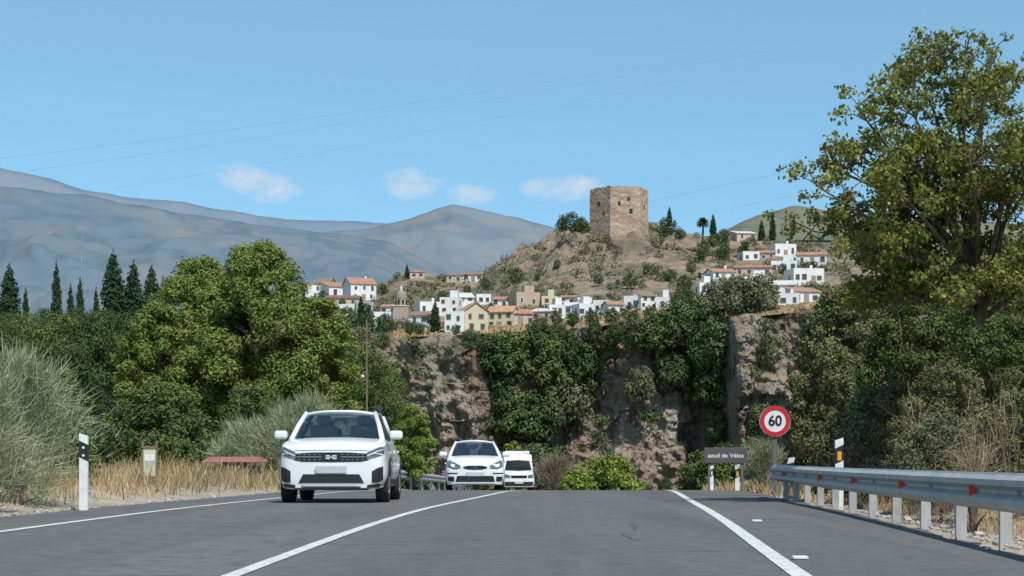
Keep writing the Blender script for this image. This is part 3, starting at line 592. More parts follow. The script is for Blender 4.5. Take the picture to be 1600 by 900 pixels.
def broom(seed,px,yt,D,wpx,n,label,mat='broom',L=.7,w_=.02,cat='bush',name='broom_bush',spread=.7,droop=.2,nt_=22):
    rs=np.random.RandomState(seed); s=D/F; x=PX(px,D); zb=G(x,D)-.05; H=PZ(yt,D)-zb; W=wpx*s/2
    root=empty(name,(x,D,zb)); mb=MB(); Q=[]; tl=[]
    for k in range(nt_):
        a=rs.uniform(0,6.28); q=W*.85*rs.random()**.5; h=rs.random(); f=math.sqrt(max(.1,1-h*h)); tl.append((math.cos(a)*q*f,math.sin(a)*q*f,h*H*.72))
    for k,(a,b,c) in enumerate(tl):
        mb.tube([(0,0,0),(a*.35,b*.35,c*.55),(a,b,c)],[.03,.018,.006],5,False)
        m=n//nt_; base=np.array([a,b,c]); ax=np.array([a/W*spread,b/W*spread,1.])
        d=unit(ax+rs.normal(size=(m,3))*.45*np.array([1,1,.5])); t=rs.random(m)[:,None]; reach=((H-c)*.5+.15)*rs.uniform(.6,1.2)
        P=base+d*t*reach+rs.normal(size=(m,3))*.05
        d2=unit(d+rs.normal(size=(m,3))*.3); Ln=(L*(.3+.8*rs.random(m)**1.5))[:,None]; E=P+d2*Ln; E[:,2]-=droop*Ln[:,0]*np.abs(d2[:,0])*1.5
        sd=unit(np.cross(d2,rs.normal(size=(m,3))))*(w_*(.5+.8*rs.random(m)))[:,None]*.5
        Q.append(np.stack([P-sd,P+sd,E+sd*.25,E-sd*.25],1).reshape(-1,3))
    mb.build('stem',M['bark'],root); quads('foliage',np.concatenate(Q),M[mat],root); return tag(root,label,cat)
broom(1,28,515,30,140,9500,'large pale grey green broom bush at the left edge of the road',L=.42,w_=.012,droop=.25,nt_=34)
broom(2,-25,570,27,110,4500,'grey green broom bush cut by the left edge of the photo',L=.4,w_=.012,nt_=22)
broom(3,480,606,66,200,12500,'wide pale green broom bush behind the nearest white car',L=.55,w_=.022,nt_=50)
broom(4,392,650,67,100,5500,'smaller pale broom bush left of the nearest white car',L=.5,w_=.022,nt_=24)
broom(5,1192,682,46,46,4000,'silvery broom bush beside the speed limit sign',L=.28,w_=.014,droop=.1,nt_=24)
broom(6,870,708,105,46,3000,'grey leafless shrub just beyond the crest of the road',mat='drytwig',L=.8,w_=.03)
def bush(seed,px,yt,yb,D,wpx,n,leaf,mat,label,nc=40,rc=.13,name='bush'):
    s=D/F; x=PX(px,D); zb=G(x,D)-.1; H=PZ(yt,D)-zb; h0=max(.05,(PZ(yb,D)-zb)/H)
    r=tree(name,seed,H,wpx*s,leaf,n,mat,nc,[(0,.9),(.3,1),(.65,.85),(1,.35)],.6,h0,rc,.35,(x,D,zb),.02,fill=.15,jit=1.2); return tag(r,label,'bush')
bush(51,950,718,800,110,130,9000,.2,'brightleaf','bright green low scrub just beyond the crest of the road')
bush(52,900,735,800,100,60,3500,.18,'brightleaf','small bright bush left of the low scrub at the road crest')
bush(53,800,686,770,130,50,5000,.2,'brightleaf','bright green bush rising behind the white van')
bush(54,115,655,780,42,90,8000,.08,'midleaf','green bush at the foot of the leftmost broom bush')
bush(55,640,700,780,110,90,5000,.2,'midleaf','dark bush behind the left guardrail')
bush(56,1105,700,790,90,100,6000,.16,'midleaf','green bush behind the brown place name sign')
bush(57,280,685,770,70,120,8000,.12,'midleaf','dark low bush behind the information board')
bush(58,190,670,770,60,110,8000,.11,'darkleaf','dark bush left of the information board')
bush(59,95,570,760,48,110,14000,.1,'midleaf','leafy green bush right behind the leftmost broom bush')
# ================= RIGHT VEGETATION =================
def bigtree():
    rs=np.random.RandomState(9); D=31.; bx_,bz=PX(1538,D),G(PX(1538,D),D)
    root=empty('roadside_tree',(bx_,D,bz)); mb=MB(); cl=[]
    def P(px,py,dy): return Vector((PX(px,D)-bx_,dy,PZ(py,D)-bz))
    tk=[Vector((0,0,-.2)),P(1545,560,0),P(1535,480,.1),P(1520,400,.1)]; mb.tube(tk,[.15,.12,.105,.09],10)
    ends=[(1262,300,-.8),(1250,370,.6),(1320,210,.5),(1310,410,-1),(1400,150,-.5),(1440,90,.6),(1500,70,-.4),(1570,60,.8),(1640,110,-.5),(1660,220,.6),(1640,330,-1.2),(1480,260,-1.5),(1420,300,1.6),(1560,200,1.8),(1400,430,1.0),(1600,430,1.2),(1350,300,-1.6),(1500,160,-1.6),(1690,420,0),(1450,480,-1.2),(1290,240,.9),(1470,70,.2),(1600,150,-1.2),(1380,230,-.4),(1460,200,1.2),(1620,260,1.4),(1290,350,1.1),(1370,370,1.4),(1330,170,-.3),(1600,500,-1.2),(1330,460,.6),(1640,540,-.6),(1380,490,.2)]
    for (a,b,dy) in ends:
        e=P(a,b,dy); st=tk[2]+(tk[3]-tk[2])*rs.uniform(-.3,1); m1=st.lerp(e,.35)+Vector((rs.uniform(-.15,.15),rs.uniform(-.2,.2),.25)); m2=st.lerp(e,.7)+Vector((rs.uniform(-.15,.15),rs.uniform(-.2,.2),.2))
        pts=[st,m1,m2,e]; mb.tube(pts,[.055,.038,.024,.011],6)
        for k in range(14):
            t=rs.uniform(.35,1); j=min(2,int(t*3)); b0=pts[j].lerp(pts[j+1],t*3-j)
            dr_=Vector(rs.normal(size=3)); dr_.z=abs(dr_.z)*.5+.1; dr_.normalize(); L=rs.uniform(.3,.85); e2=b0+dr_*L; mb.tube([b0,b0.lerp(e2,.5)+Vector((0,0,.05)),e2],[.013,.009,.004],4,False)
            cl.append((tuple(e2),rs.uniform(.12,.32)))
            if rs.rand()<.6: cl.append((tuple(b0.lerp(e2,.5)+Vector(rs.normal(size=3))*.12),rs.uniform(.1,.22)))
    mb.build('trunk',M['bark'],root,True)
    quads('crown',leaves(rs,cl,50000,.078,.2,1.4,fill=.0,asp=.75),M['poplar'],root); tag(root,'large yellow green tree filling the upper right corner','tree')
bigtree()
RB=[(1330,425,640,46,170,28000,.085,'bushmix','olive tree left of the big tree trunk'),
(1420,460,700,36,200,30000,.065,'midleaf','dense green bush under the left side of the big tree'),
(1570,480,720,29,220,28000,.05,'midleaf','leafy green bush behind the big tree trunk'),
(1300,530,740,42,170,24000,.07,'bushmix','olive bush above the far end of the guardrail'),
(1258,600,760,48,90,12000,.075,'olive','grey green bush right of the speed limit sign'),
(1480,560,740,28,200,26000,.048,'bushmix','brown green bush in the middle of the right bank'),
(1385,590,760,33,200,26000,.055,'olive','grey olive bush behind the middle of the guardrail'),
(1590,600,770,24,180,20000,.042,'bushmix','bush at the right edge above the guardrail'),
(1640,420,700,33,200,16000,.07,'midleaf','dark green bush cut by the right edge of the photo'),
(1440,400,560,52,240,18000,.1,'midleaf','dark tree behind the lower branches of the big tree'),
(1560,420,600,48,240,16000,.09,'midleaf','dark tree right of the big tree trunk'),
(1315,640,770,37,120,12000,.055,'bushmix','low brown green bush just behind the far guardrail posts'),
(1470,645,770,25.5,170,18000,.038,'olive','low grey olive bush behind the near guardrail posts')]
for i,(px,yt,yb,D,wp,n,lf,mt,lab) in enumerate(RB): bush(60+i,px,yt,yb,D,wp,n,lf,mt,lab,nc=80,rc=.1)
for i,(px,yt,D,wp,n,lab) in enumerate([(1575,570,23,130,500,'arching dry brown stalks at the right edge above the guardrail'),(1450,620,26,110,420,'dry brown stalks in front of the dense green bush'),(1360,650,33,100,600,'dry twigs above the middle of the guardrail'),(1520,690,21,120,700,'dry weeds low behind the near end of the guardrail')]):
    broom(80+i,px,yt,D,wp,n,lab,mat='drytwig',L=.5,w_=.007,name='dry_shrub',spread=1.3,droop=.5,nt_=12)
def grass(name,n,region,hr,w_,mat,label,seed):
    rs=np.random.RandomState(seed); P=[]
    while len(P)<n:
        x,D=region(rs)
        if noise.noise(Vector((x*.5,D*.22,seed+3)))+rs.uniform(-.25,.45)<0: continue
        P.append((x,D,G(x,D)-.02))
    P=np.array(P); h=rs.uniform(hr[0],hr[1],n); a=rs.uniform(0,6.28,n); ln=rs.uniform(.0,.9,n)
    cl_=np.array([.5+ 1.5*(noise.noise(Vector((p[0]*.7,p[1]*.5,seed)))+.2) for p in P]); h=h*np.clip(cl_,.2,1.5)
    d=np.stack([np.cos(a)*ln,np.sin(a)*ln,np.ones(n)],1)*h[:,None]; b=rs.uniform(0,6.28,n); sd=np.stack([np.cos(b),np.sin(b),np.zeros(n)],1)*w_*.5*(P[:,1:2]/30)
    o=quads(name,np.stack([P-sd,P+sd,P+d+sd*.3,P+d-sd*.3],1).reshape(-1,3),M[mat]); tag(o,label,'grass'); o['kind']='stuff'; return o
def regL(rs):
    D=17+63*rs.random()**1.2; d=2.2+13*rs.random()**.8; return fL(D)-1.4-d+.6,D
grass('dry_grass',56000,regL,(.2,.65),.013,'drygrass','pale dry grass on the left verge',1)
grass('green_weeds',11000,regL,(.15,.5),.02,'olive','grey green weeds mixed into the left verge',7)
def regR(rs):
    D=12+60*rs.random()**1.3; d=.9+5*rs.random(); return fR(D)+2+d,D
grass('bank_grass',26000,regR,(.1,.4),.013,'drygrass','dry grass on the bank behind the right guardrail',2)
def regR2(rs):
    D=38+30*rs.random(); return fR(D)+1.9+2.6*rs.random(),D
grass('verge_grass',12000,regR2,(.1,.35),.013,'drygrass','dry grass on the verge beyond the right guardrail',3)
rs=np.random.RandomState(4); mb=MB()
for k in range(6500):
    if k%3==0: D=14+40*rs.random(); x=fL(D)-1.35-2.2*rs.random()**1.5
    else: D=10+28*rs.random(); x=fR(D)+1.9+2.1*rs.random()
    s_=rs.uniform(.010,.032) if rs.rand()<.985 else rs.uniform(.04,.07); m=Matrix.Rotation(rs.uniform(0,3),3,'Z')@Matrix.Rotation(rs.uniform(0,3),3,'X')
    mb.box((x,D,G(x,D)+s_*.3),(s_*1.5,s_,s_*.8),m=m)
o=mb.build('gravel',M['gravel']); tag(o,'loose pale gravel along both road verges','gravel'); o['kind']='stuff'
# ================= GUARDRAILS =================
def wbeam(path,name,parent,loc,side=-1):
    prof=[(.0,0),(.015,.02),(.08,.055),(.08,.10),(.004,.14),(.004,.17),(.08,.21),(.08,.255),(.015,.29),(0,.31)]
    V=[];Fc=[];n=len(prof)
    for (x,y,z) in path:
        for (o_,h) in prof: V.append((x+side*o_-loc[0],y-loc[1],z+h-loc[2]))
    for i in range(len(path)-1):
        for k in range(n-1): Fc.append((i*n+k,(i+1)*n+k,(i+1)*n+k+1,i*n+k+1))
    o=raw(name,V,Fc,M['zinc'],parent,False); sd=o.modifiers.new('s','SOLIDIFY'); sd.thickness=.004; return o
def rx(D): return 4.12+(D-15.5)*.056
def rtop(D): return CZ-np.interp(D,[5,14.8,25,36],[.12,.2,.27,.33])
loc=(rx(30),30,rtop(30)-.72); root=empty('guardrail',loc); tag(root,'grey steel crash barrier with orange reflectors along the right side','guardrail')
path=[(rx(D)-.13,D,rtop(D)-.31) for D in np.arange(7.5,36.6,.5)]+[(rx(37)-.1,37,rtop(36)-.36)]
wbeam(path,'beam',root,loc)
for D in np.arange(9.5,37,2):
    t=rtop(D)-.05; b=G(rx(D),D)-.3; mb=MB(); cx=rx(D)-loc[0]; cy_=D-loc[1]; zz=(t+b)/2-loc[2]
    mb.box((cx,cy_-.028,zz),(.10,.006,t-b)).box((cx-.047,cy_,zz),(.006,.05,t-b)).box((cx+.047,cy_,zz),(.006,.05,t-b)); mb.build('post',M['zinc'],root)
    MB().box((cx-.07,cy_,rtop(D)-.17-loc[2]),(.08,.1,.2)).build('spacer',M['zinc'],root)
for D in (12,16,20,24,28,34):
    MB().box((rx(D)-.175-loc[0],D-loc[1],rtop(D)-.155-loc[2]),(.08,.012,.11)).build('reflector',M['orange'],root,bevel=.004)
for D in np.arange(10.3,36,2):
    MB().tube([(rx(D)-.13-loc[0],D-loc[1],rtop(D)-.155-loc[2]),(rx(D)-.165-loc[0],D-loc[1],rtop(D)-.155-loc[2])],.016,8).build('bolt',M['zinc'],root)
    MB().box((rx(D+1.2)-.212-loc[0],D+1.2-loc[1],rtop(D)-.08-loc[2]),(.006,.32,.04)).build('splice',M['zinc'],root) if int(D)%4==0 else None
def lx(D): return fL(D)-1.0
loc=(lx(62),62,CZ-fH(62)); root=empty('guardrail',loc); tag(root,'short grey crash barrier on the left side between the two white cars','guardrail')
wbeam([(lx(D),D,CZ-fH(D)+.43) for D in np.arange(56,112,1)],'beam',root,loc,1)
for D in np.arange(56.5,111,4):
    MB().box((lx(D)-.06-loc[0],D-loc[1],CZ-fH(D)+.3-loc[2]),(.1,.06,.85)).build('post',M['zinc'],root)
D=118; root=empty('bridge_parapet',(PX(650,D),D,PZ(722,D)-1)); MB().box((0,0,.9),(2.2,.4,.22)).build('coping',M['w_c'],root)
for k in (-.8,0,.8): MB().box((k,0,.1),(.25,.3,1.38)).build('pillar',M['concrete'],root)
tag(root,'pale concrete parapet behind the left crash barrier','parapet')
# ================= STREET FURNITURE =================
def delin(px,D,ytop,label,refl,tilt=0,side=1):
    x=PX(px,D); z0=G(x,D); H=PZ(ytop,D)-z0
    root=empty('delineator_post',(x,D,z0-.05)); root.rotation_euler=(0,R(tilt),0); H+=.05
    w_=.12; d=.06
    V=[(-w_/2,-d/2,0),(w_/2,-d/2,0),(w_/2,d/2,0),(-w_/2,d/2,0),(-w_/2,-d/2,H-.04),(w_/2,-d/2,H),(w_/2,d/2,H),(-w_/2,d/2,H-.04)]
    if side<0: V=[(-a,b,c) for a,b,c in V]
    raw('body',V,[(0,3,2,1),(4,5,6,7),(0,1,5,4),(1,2,6,5),(2,3,7,6),(3,0,4,7)],M['whiteplastic'],root)
    bh=.26; bz=H-.36
    V=[(-w_/2-.003,bz-.03),(w_/2+.003,bz+.03),(w_/2+.003,bz+bh),(-w_/2-.003,bz+bh-.06)]
    if side<0: V=[(-a,b) for a,b in V]
    P=[(a,-d/2-.004,b) for a,b in V]+[(a,d/2+.004,b) for a,b in V]
    raw('black_band',P,[(0,1,2,3),(7,6,5,4),(0,4,5,1),(1,5,6,2),(2,6,7,3),(3,7,4,0)],M['black'],root)
    if refl=='w': MB().box((0,-d/2-.008,bz+.1),(.045,.008,.13)).build('reflector',M['signwhite'],root)
    elif refl=='y': MB().box((0,-d/2-.008,bz+.09),(.06,.008,.13)).build('reflector',M['yellow'],root)
    else:
        for k in (.05,.16): MB().tube([(0,-d/2-.003,bz+k),(0,-d/2-.01,bz+k)],.018,10).build('reflector',M['signwhite'],root)
    return tag(root,label,'post',None)
delin(131,26,677,'white roadside post with black band on the left verge, nearest to the camera','2',side=-1)
delin(1311,27.5,684,'white roadside post with black and yellow top behind the guardrail','y')
delin(1222,36.9,712,'leaning white roadside post at the far end of the right guardrail','w',tilt=12)
delin(1152,50,725,'white roadside post under the right end of the brown place name sign','y')
delin(1112,62,727,'small white roadside post under the left end of the brown place name sign','w')
dg=bpy.context.evaluated_depsgraph_get
def textmesh(txt,size,mat,parent,name,loc,bold=.0,ext=.002,sx=1):
    cu=bpy.data.curves.new('t','FONT'); cu.body=txt; cu.size=size; cu.align_x='CENTER'; cu.align_y='CENTER'; cu.extrude=ext; cu.offset=bold
    o=bpy.data.objects.new('t',cu); C.objects.link(o); bpy.context.view_layer.update()
    me=bpy.data.meshes.new_from_object(o.evaluated_get(dg())); bpy.data.objects.remove(o)
    me.transform(Matrix.Rotation(R(90),4,'X')@Matrix.Diagonal((sx,1,1,1)))
    me.materials.clear(); ob=link(name,me,mat,parent); ob.location=loc; return ob
D=38.5; x=PX(1211,D); z0=G(x,D); root=empty('speed_limit_sign',(x,D,z0)); zc=PZ(658,D)-z0
MB().box((0,.05,(zc+.2)/2-.15),(.08,.05,zc+.5)).build('pole',M['darkzinc'],root)
fc=MB().lathe([(.001,-.0),(.31,0),(.323,-.01),(.323,.02),(.001,.02)],(0,0,zc),'y',48).build('sign_plate',M['signwhite'],root)
MB().lathe([(.225,-.014),(.315,-.014),(.315,-.011),(.225,-.011),(.225,-.014)],(0,0,zc),'y',48).build('red_ring',M['red'],fc)
MB().lathe([(.001,-.008),(.226,-.008)],(0,0,zc),'y',48).build('white_disc',M['signwhite'],fc)
textmesh('60',.30,M['black'],fc,'number',(0,-.016,zc),.006,sx=.95)
tag(root,'round white speed limit sign with red ring reading 60','road sign')
D=45; x0_,x1_=PX(1100,D),PX(1168,D); z0=G((x0_+x1_)/2,D); zc=PZ(711.5,D)-z0; h=24*D/F; xm=(x0_+x1_)/2; root=empty('place_name_sign',(xm,D,z0)); W=x1_-x0_
b=MB().box((0,0,zc),(W,.03,h)).build('sign_plate',M['brownsign'],root,bevel=.01)
for q in (-W*.38,W*.38): MB().box((q,.04,zc/2-.15),(.05,.04,zc+.5)).build('post',M['darkzinc'],root)
textmesh('azud de Vélez',.132,M['signwhite'],b,'lettering',(0.0,-.019,zc-.01),.002,sx=1.18)
tag(root,'grey brown place name sign reading azud de Velez','road sign')
D=44; x=PX(234,D); z0=G(x,D); s=D/F; root=empty('information_board',(x,D,z0)); zc=PZ(722,D)-z0
MB().box((0,0,zc),(20*s,.04,44*s)).build('panel',M['greenboard'],root)
MB().box((0,-.024,zc+.1),(15*s,.006,10*s)).build('notice',M['signwhite'],root)
for q in (-1,1): MB().box((q*10.8*s,0,zc/2+.12),(.04,.05,zc+.75)).build('post',M['wood'],root)
MB().box((0,0,zc+23.4*s),(24*s,.09,.04)).build('cap',M['wood'],root)
tag(root,'small green information board on wooden posts in the dry grass','sign')
D=58; x=PX(358,D); s=D/F; z0=G(x,D); root=empty('roadside_hut',(x,D,z0)); zt=PZ(714,D)-z0
MB().box((0,1.2,zt/2-.2),(74*s,2.2,zt-.2)).build('wall',pm('hut_wall',(.16,.14,.13),.9),root)
MB().add([(-43*s,-.2,zt-.16),(43*s,-.2,zt-.16),(43*s,2.7,zt-.16),(-43*s,2.7,zt-.16),(-38*s,1,zt),(38*s,1,zt),(38*s,1.5,zt),(-38*s,1.5,zt)],[(0,1,5,4),(1,2,6,5),(2,3,7,6),(3,0,4,7),(4,5,6,7),(0,3,2,1)]).build('roof',pm('hut_roof',(.36,.13,.1),.7),root)
MB().box((.2,.06,zt/2),(.8,.06,.6)).build('window',M['pane'],root)
tag(root,'low hut with flat red roof behind the dry grass on the left','hut')
D=112; x=PX(573,D); z0=G(x,D); root=empty('lamp_pole',(x,D,z0)); H=PZ(500,D)-z0
MB().tube([(0,0,0),(0,0,H)],[.075,.04],8).build('pole',M['wood'],root); zz=PZ(588,D)-z0
MB().tube([(0,0,zz+.3),(-.15,-.1,zz+.25),(-.3,-.2,zz)],.03,6).build('arm',M['darkzinc'],root); MB().lathe([(.01,.12),(.16,.04),(.18,-.08),(.01,-.13)],(-.3,-.2,zz),'z',12).build('lamp_head',M['signwhite'],root,True)
MB().box((0,0,H-.5),(.6,.06,.06)).build('crossarm',M['wood'],root)
tag(root,'tall thin pole with a small white lamp behind the pine','pole')
D=230; x=PX(129,D); z0=PZ(480,D); root=empty('radio_mast',(x,D,z0)); H=PZ(370,D)-z0
mb=MB()
for a in range(3): mb.tube([(.3*math.cos(a*2.09),.3*math.sin(a*2.09),0),(.12*math.cos(a*2.09),.12*math.sin(a*2.09),H)],.05,5)
for k in range(14): mb.tube([(.25,0,H*k/14),(-.13,.2,H*(k+.5)/14),(.24,0,H*(k+1)/14)],.03,4)
mb.build('lattice',M['wire'],root); MB().tube([(0,0,H-.3),(0,0,H+1)],.04,5).build('antenna',M['wire'],root)
tag(root,'thin lattice mast rising among the cypresses on the left','mast')
for i,(pts,lab) in enumerate([([(-20,250,140),(250,218,150),(520,180,165),(780,140,180),(1110,88,200)],'upper faint overhead cable crossing the sky from the left'),([(-20,275,140),(300,232,150),(600,182,165),(860,140,180),(1200,80,200)],'middle faint overhead cable crossing the sky'),([(180,294,180),(400,258,190),(620,215,200),(900,160,215),(1250,85,240)],'lower faint overhead cable crossing the sky'),([(1010,316,300),(1120,292,280),(1230,268,260)],'short overhead cable right of the castle, upper'),([(1110,332,300),(1170,320,290),(1240,306,270)],'short overhead cable right of the castle, lower')]):
    q=MB(); P=[]
    for k in range(25):
        t=k/24*(len(pts)-1); D=float(np.interp(t,range(len(pts)),[p[2] for p in pts])); P.append((PX(float(np.interp(t,range(len(pts)),[p[0] for p in pts])),D),D,PZ(float(np.interp(t,range(len(pts)),[p[1] for p in pts])),D)))
    q.tube(P,.010 if i<3 else .012,5); o=q.build('power_line',M['wire']); tag(o,lab,'cable')
# ================= VEHICLES =================
def cr(A,m):
    A=np.asarray(A,float); n=len(A); out=[]
    for i in range(n-1):
        p0=A[max(i-1,0)];p1=A[i];p2=A[i+1];p3=A[min(i+2,n-1)]
        for k in range(m):
            t=k/m; out.append(.5*((2*p1)+(-p0+p2)*t+(2*p0-5*p1+4*p2-p3)*t*t+(-p0+3*p1-3*p2+p3)*t**3))
    out.append(A[-1]); return np.array(out)
def carbody(st,root,mat,name='body'):
    A=[]
    for (y,zlo,wlo,wm,zm,ws,zs,c) in st:
        A.append([(0,y,zlo),(wlo*.9,y,zlo),(wlo,y,zlo+.05),(wm,y,zm-.13),(wm,y,zm+.08),(ws+(wm-ws)*.35,y,zs-.12),(ws,y,zs-.025),(ws*.86,y,zs+.01),(ws*.5,y,zs+c*.8),(0,y,zs+c)])
    A=np.array(A); A=cr(A,4); A=np.swapaxes(cr(np.swapaxes(A,0,1),4),0,1); S,P,_=A.shape
    full=[]
    for s_ in range(S):
        full.append([A[s_,p] for p in range(P)]+[A[s_,p]*np.array([-1,1,1]) for p in range(P-2,0,-1)])
    N=2*P-2; V=[tuple(v) for r in full for v in r]
    Fc=[(s_*N+i,s_*N+(i+1)%N,(s_+1)*N+(i+1)%N,(s_+1)*N+i) for s_ in range(S-1) for i in range(N)]
    for base,fl in ((0,0),((S-1)*N,1)):
        for p in range(P-1):
            a,b=p,p+1; a2=(N-p)%N; b2=(N-p-1)%N
            f=[base+a,base+b]+([base+b2] if b2!=b else [])+([base+a2] if a2!=a else [])
            Fc.append(tuple(f if fl else f[::-1]))
    o=raw(name,V,Fc,mat,root,True); return BVHTree.FromPolygons([Vector(v) for v in V],Fc),o
def patch(bvh,up,lo,mat,root,name,off=.006,nu=16,nv=6,side=0):
    def samp(P,t):
        d=[0]
        for i in range(len(P)-1): d.append(d[-1]+math.hypot(P[i+1][0]-P[i][0],P[i+1][1]-P[i][1]))
        t*=d[-1]; return np.interp(t,d,[p[0] for p in P]),np.interp(t,d,[p[1] for p in P])
    V=[]
    for j in range(nv+1):
        for i in range(nu+1):
            a=samp(up,i/nu); b=samp(lo,i/nu); q=(a[0]+(b[0]-a[0])*j/nv,a[1]+(b[1]-a[1])*j/nv)
            if side==0: h=bvh.ray_cast(Vector((q[0],-3,q[1])),Vector((0,1,0)))[0]; V.append([q[0],(h.y if h else None),q[1]])
            else: h=bvh.ray_cast(Vector((side*3,q[0],q[1])),Vector((-side,0,0)))[0]; V.append([(h.x if h else None),q[0],q[1]])
    ax=1 if side==0 else 0; good=[v[ax] for v in V if v[ax] is not None]
    dfl=(max(good) if side==0 else (min(good) if side>0 else max(good))) if good else 0
    sg=-1 if side==0 else side
    for v in V:
        if v[ax] is None: v[ax]=dfl
        v[ax]+=sg*off
    n=nu+1; Fc=[(j*n+i,j*n+i+1,(j+1)*n+i+1,(j+1)*n+i) for j in range(nv) for i in range(nu)]
    return raw(name,V,Fc,mat,root,True)
def mir(P): return [(-a,b) for a,b in P]
def wheel(root,x,y,r,w_,sgn):
    t=empty('wheel',(x,y,r)); t.parent=root
    MB().lathe([(r*.62,-w_/2),(r*.93,-w_/2),(r,-w_/2+.03),(r,w_/2-.03),(r*.93,w_/2),(r*.62,w_/2)],(0,0,0),'x',32).build('tyre',M['rubber'],t,True)
    mb=MB().lathe([(r*.64,sgn*w_*.48),(r*.56,sgn*w_*.44),(r*.52,sgn*w_*.2),(.01,sgn*w_*.2)],(0,0,0),'x',32)
    for k in range(5):
        a=k*2*math.pi/5; mb.box((sgn*w_*.42,math.cos(a)*r*.32,math.sin(a)*r*.32),(.03,r*.56,.07),m=Matrix.Rotation(a,3,'X'))
    mb.lathe([(.06,sgn*w_*.5),(.01,sgn*w_*.5)],(0,0,0),'x',12); mb.build('rim',M['chrome'],t)
def gridpatch(P00,P10,P01,P11,bul,mat,root,name,nu=14,nv=8,smooth=True):
    V=[]
    for j in range(nv+1):
        for i in range(nu+1):
            u_,v_=i/nu,j/nv; p=Vector(P00)*(1-u_)*(1-v_)+Vector(P10)*u_*(1-v_)+Vector(P01)*(1-u_)*v_+Vector(P11)*u_*v_
            k=1-(2*u_-1)**2; p=p+Vector(bul)*k; V.append(p)
    n=nu+1; return raw(name,V,[(j*n+i,j*n+i+1,(j+1)*n+i+1,(j+1)*n+i) for j in range(nv) for i in range(nu)],mat,root,smooth)
def cabin(root,A0,A1,D1,D0,paint,rails=False):
    (ax,ay,az),(tx,ty,tz),(rx_,ry,rz_),(dx,dy,dz)=A0,A1,D1,D0
    gridpatch((-ax,ay,az),(ax,ay,az),(-tx,ty,tz),(tx,ty,tz),(0,-.16,.02),M['glass'],root,'windscreen')
    gridpatch((-dx,dy,dz),(dx,dy,dz),(-rx_,ry,rz_),(rx_,ry,rz_),(0,.1,.0),M['glass'],root,'rear_window')
    V=[];nu=16;nv=14
    for j in range(nv+1):
        t=j/nv; y=ty-.02+(ry-ty+.04)*t; hw=(tx+(rx_-tx)*t)+.03; z0=tz+(rz_-tz)*t+.035*math.sin(math.pi*t)
        for i in range(nu+1):
            u_=2*i/nu-1; yy=y-(.16*(1-u_*u_)*(1-t)**2)+.1*(1-u_*u_)*t**2
            V.append((u_*hw,yy,z0+.055*(1-abs(u_)**2.6)))
    n=nu+1; V2=[(a,b,c-.04) for a,b,c in V]; K=len(V)
    Fc=[(j*n+i,j*n+i+1,(j+1)*n+i+1,(j+1)*n+i) for j in range(nv) for i in range(nu)]; F2=[tuple(K+q for q in f[::-1]) for f in Fc]
    per=[i for i in range(n)]+[j*n+nu for j in range(1,nv+1)]+[nv*n+i for i in range(nu-1,-1,-1)]+[j*n for j in range(nv-1,0,-1)]
    F3=[(per[i],K+per[i],K+per[(i+1)%len(per)],per[(i+1)%len(per)]) for i in range(len(per))]
    ro=raw('roof',V+V2,Fc+F2+F3,paint,root,True)
    for s_ in (-1,1):
        mb=MB(); mb.tube([(s_*(ax+.0),ay-.03,az-.04),(s_*(ax+tx)/2+s_*.01,(ay+ty)/2,(az+tz)/2),(s_*(tx+.005),ty,tz+.01)],[.05,.042,.04],8).build('pillar',paint,root,True)
        mb=MB(); mb.tube([(s_*dx,dy,dz-.04),(s_*(rx_+.005),ry,rz_)],[.08,.05],8).build('pillar',paint,root,True)
        my=ay+(dy-ay)*.46; mt=ty+(ry-ty)*.45; MB().tube([(s_*(ax+.015),my,az-.03),(s_*(tx-.0),mt,tz)],[.035,.03],6).build('door_pillar',M['blackplastic'],root)
        gridpatch((s_*(ax+.005),ay+.05,az-.02),(s_*(dx+.005),dy-.02,dz-.02),(s_*(tx+.002),ty,tz),(s_*(rx_+.002),ry,rz_),(s_*.02,0,0),M['glass'],root,'side_window')
        if rails: MB().tube([(s_*(tx-.0),ty+.12,tz+.03),(s_*(tx-.005),ty+.22,tz+.10),(s_*(tx-.0),(ty+ry)/2,tz+.14),(s_*rx_,ry-.2,rz_+.10),(s_*rx_,ry-.1,rz_+.03)],.024,8).build('rail',M['blackplastic'],ro,True)
    MB().box((0,ay+.3,az-.12),(2*ax-.15,.5,.16)).build('dashboard',M['interior'],root,bevel=.05)
    MB().box((0,(ay+dy)/2,az-.2),(2*ax-.14,dy-ay-.3,.1)).build('cabin_floor',M['interior'],root)
    for s_ in (-1,1):
        sb=MB(); sb.box((s_*.36,ay+1.25,az+.0),(.48,.14,.5)); se=sb.build('seat',M['seat'],root,bevel=.06); MB().box((s_*.36,ay+1.28,az+.33),(.26,.1,.16)).build('headrest',M['seat'],se,bevel=.04)
        MB().box((s_*.38,ay+2.15,az+.0),(.5,.14,.42)).box((s_*.38,ay+2.2,az+.28),(.22,.08,.13)).build('rear_seat',M['seat'],root,bevel=.05)
    V=MB(); V.lathe([(.17,-.012),(.185,0),(.17,.012),(.155,0),(.17,-.012)],(.36,ay+.68,az+.02),'y',24); V.build('steering_wheel',M['blackplastic'],root)
    MB().box((0,ty-.02,tz-.1),(.22,.03,.07)).build('rear_view_mirror',M['blackplastic'],root,bevel=.01)
    return ro
def mirror(root,s_,x,y,z,paint):
    o=MB().box((0,0,0),(.23,.13,.15)).build('door_mirror',paint,root,bevel=.045); o.location=(s_*x,y,z)
    MB().box((-s_*.13,.01,-.05),(.12,.05,.04)).build('bracket',M['blackplastic'],o); return o
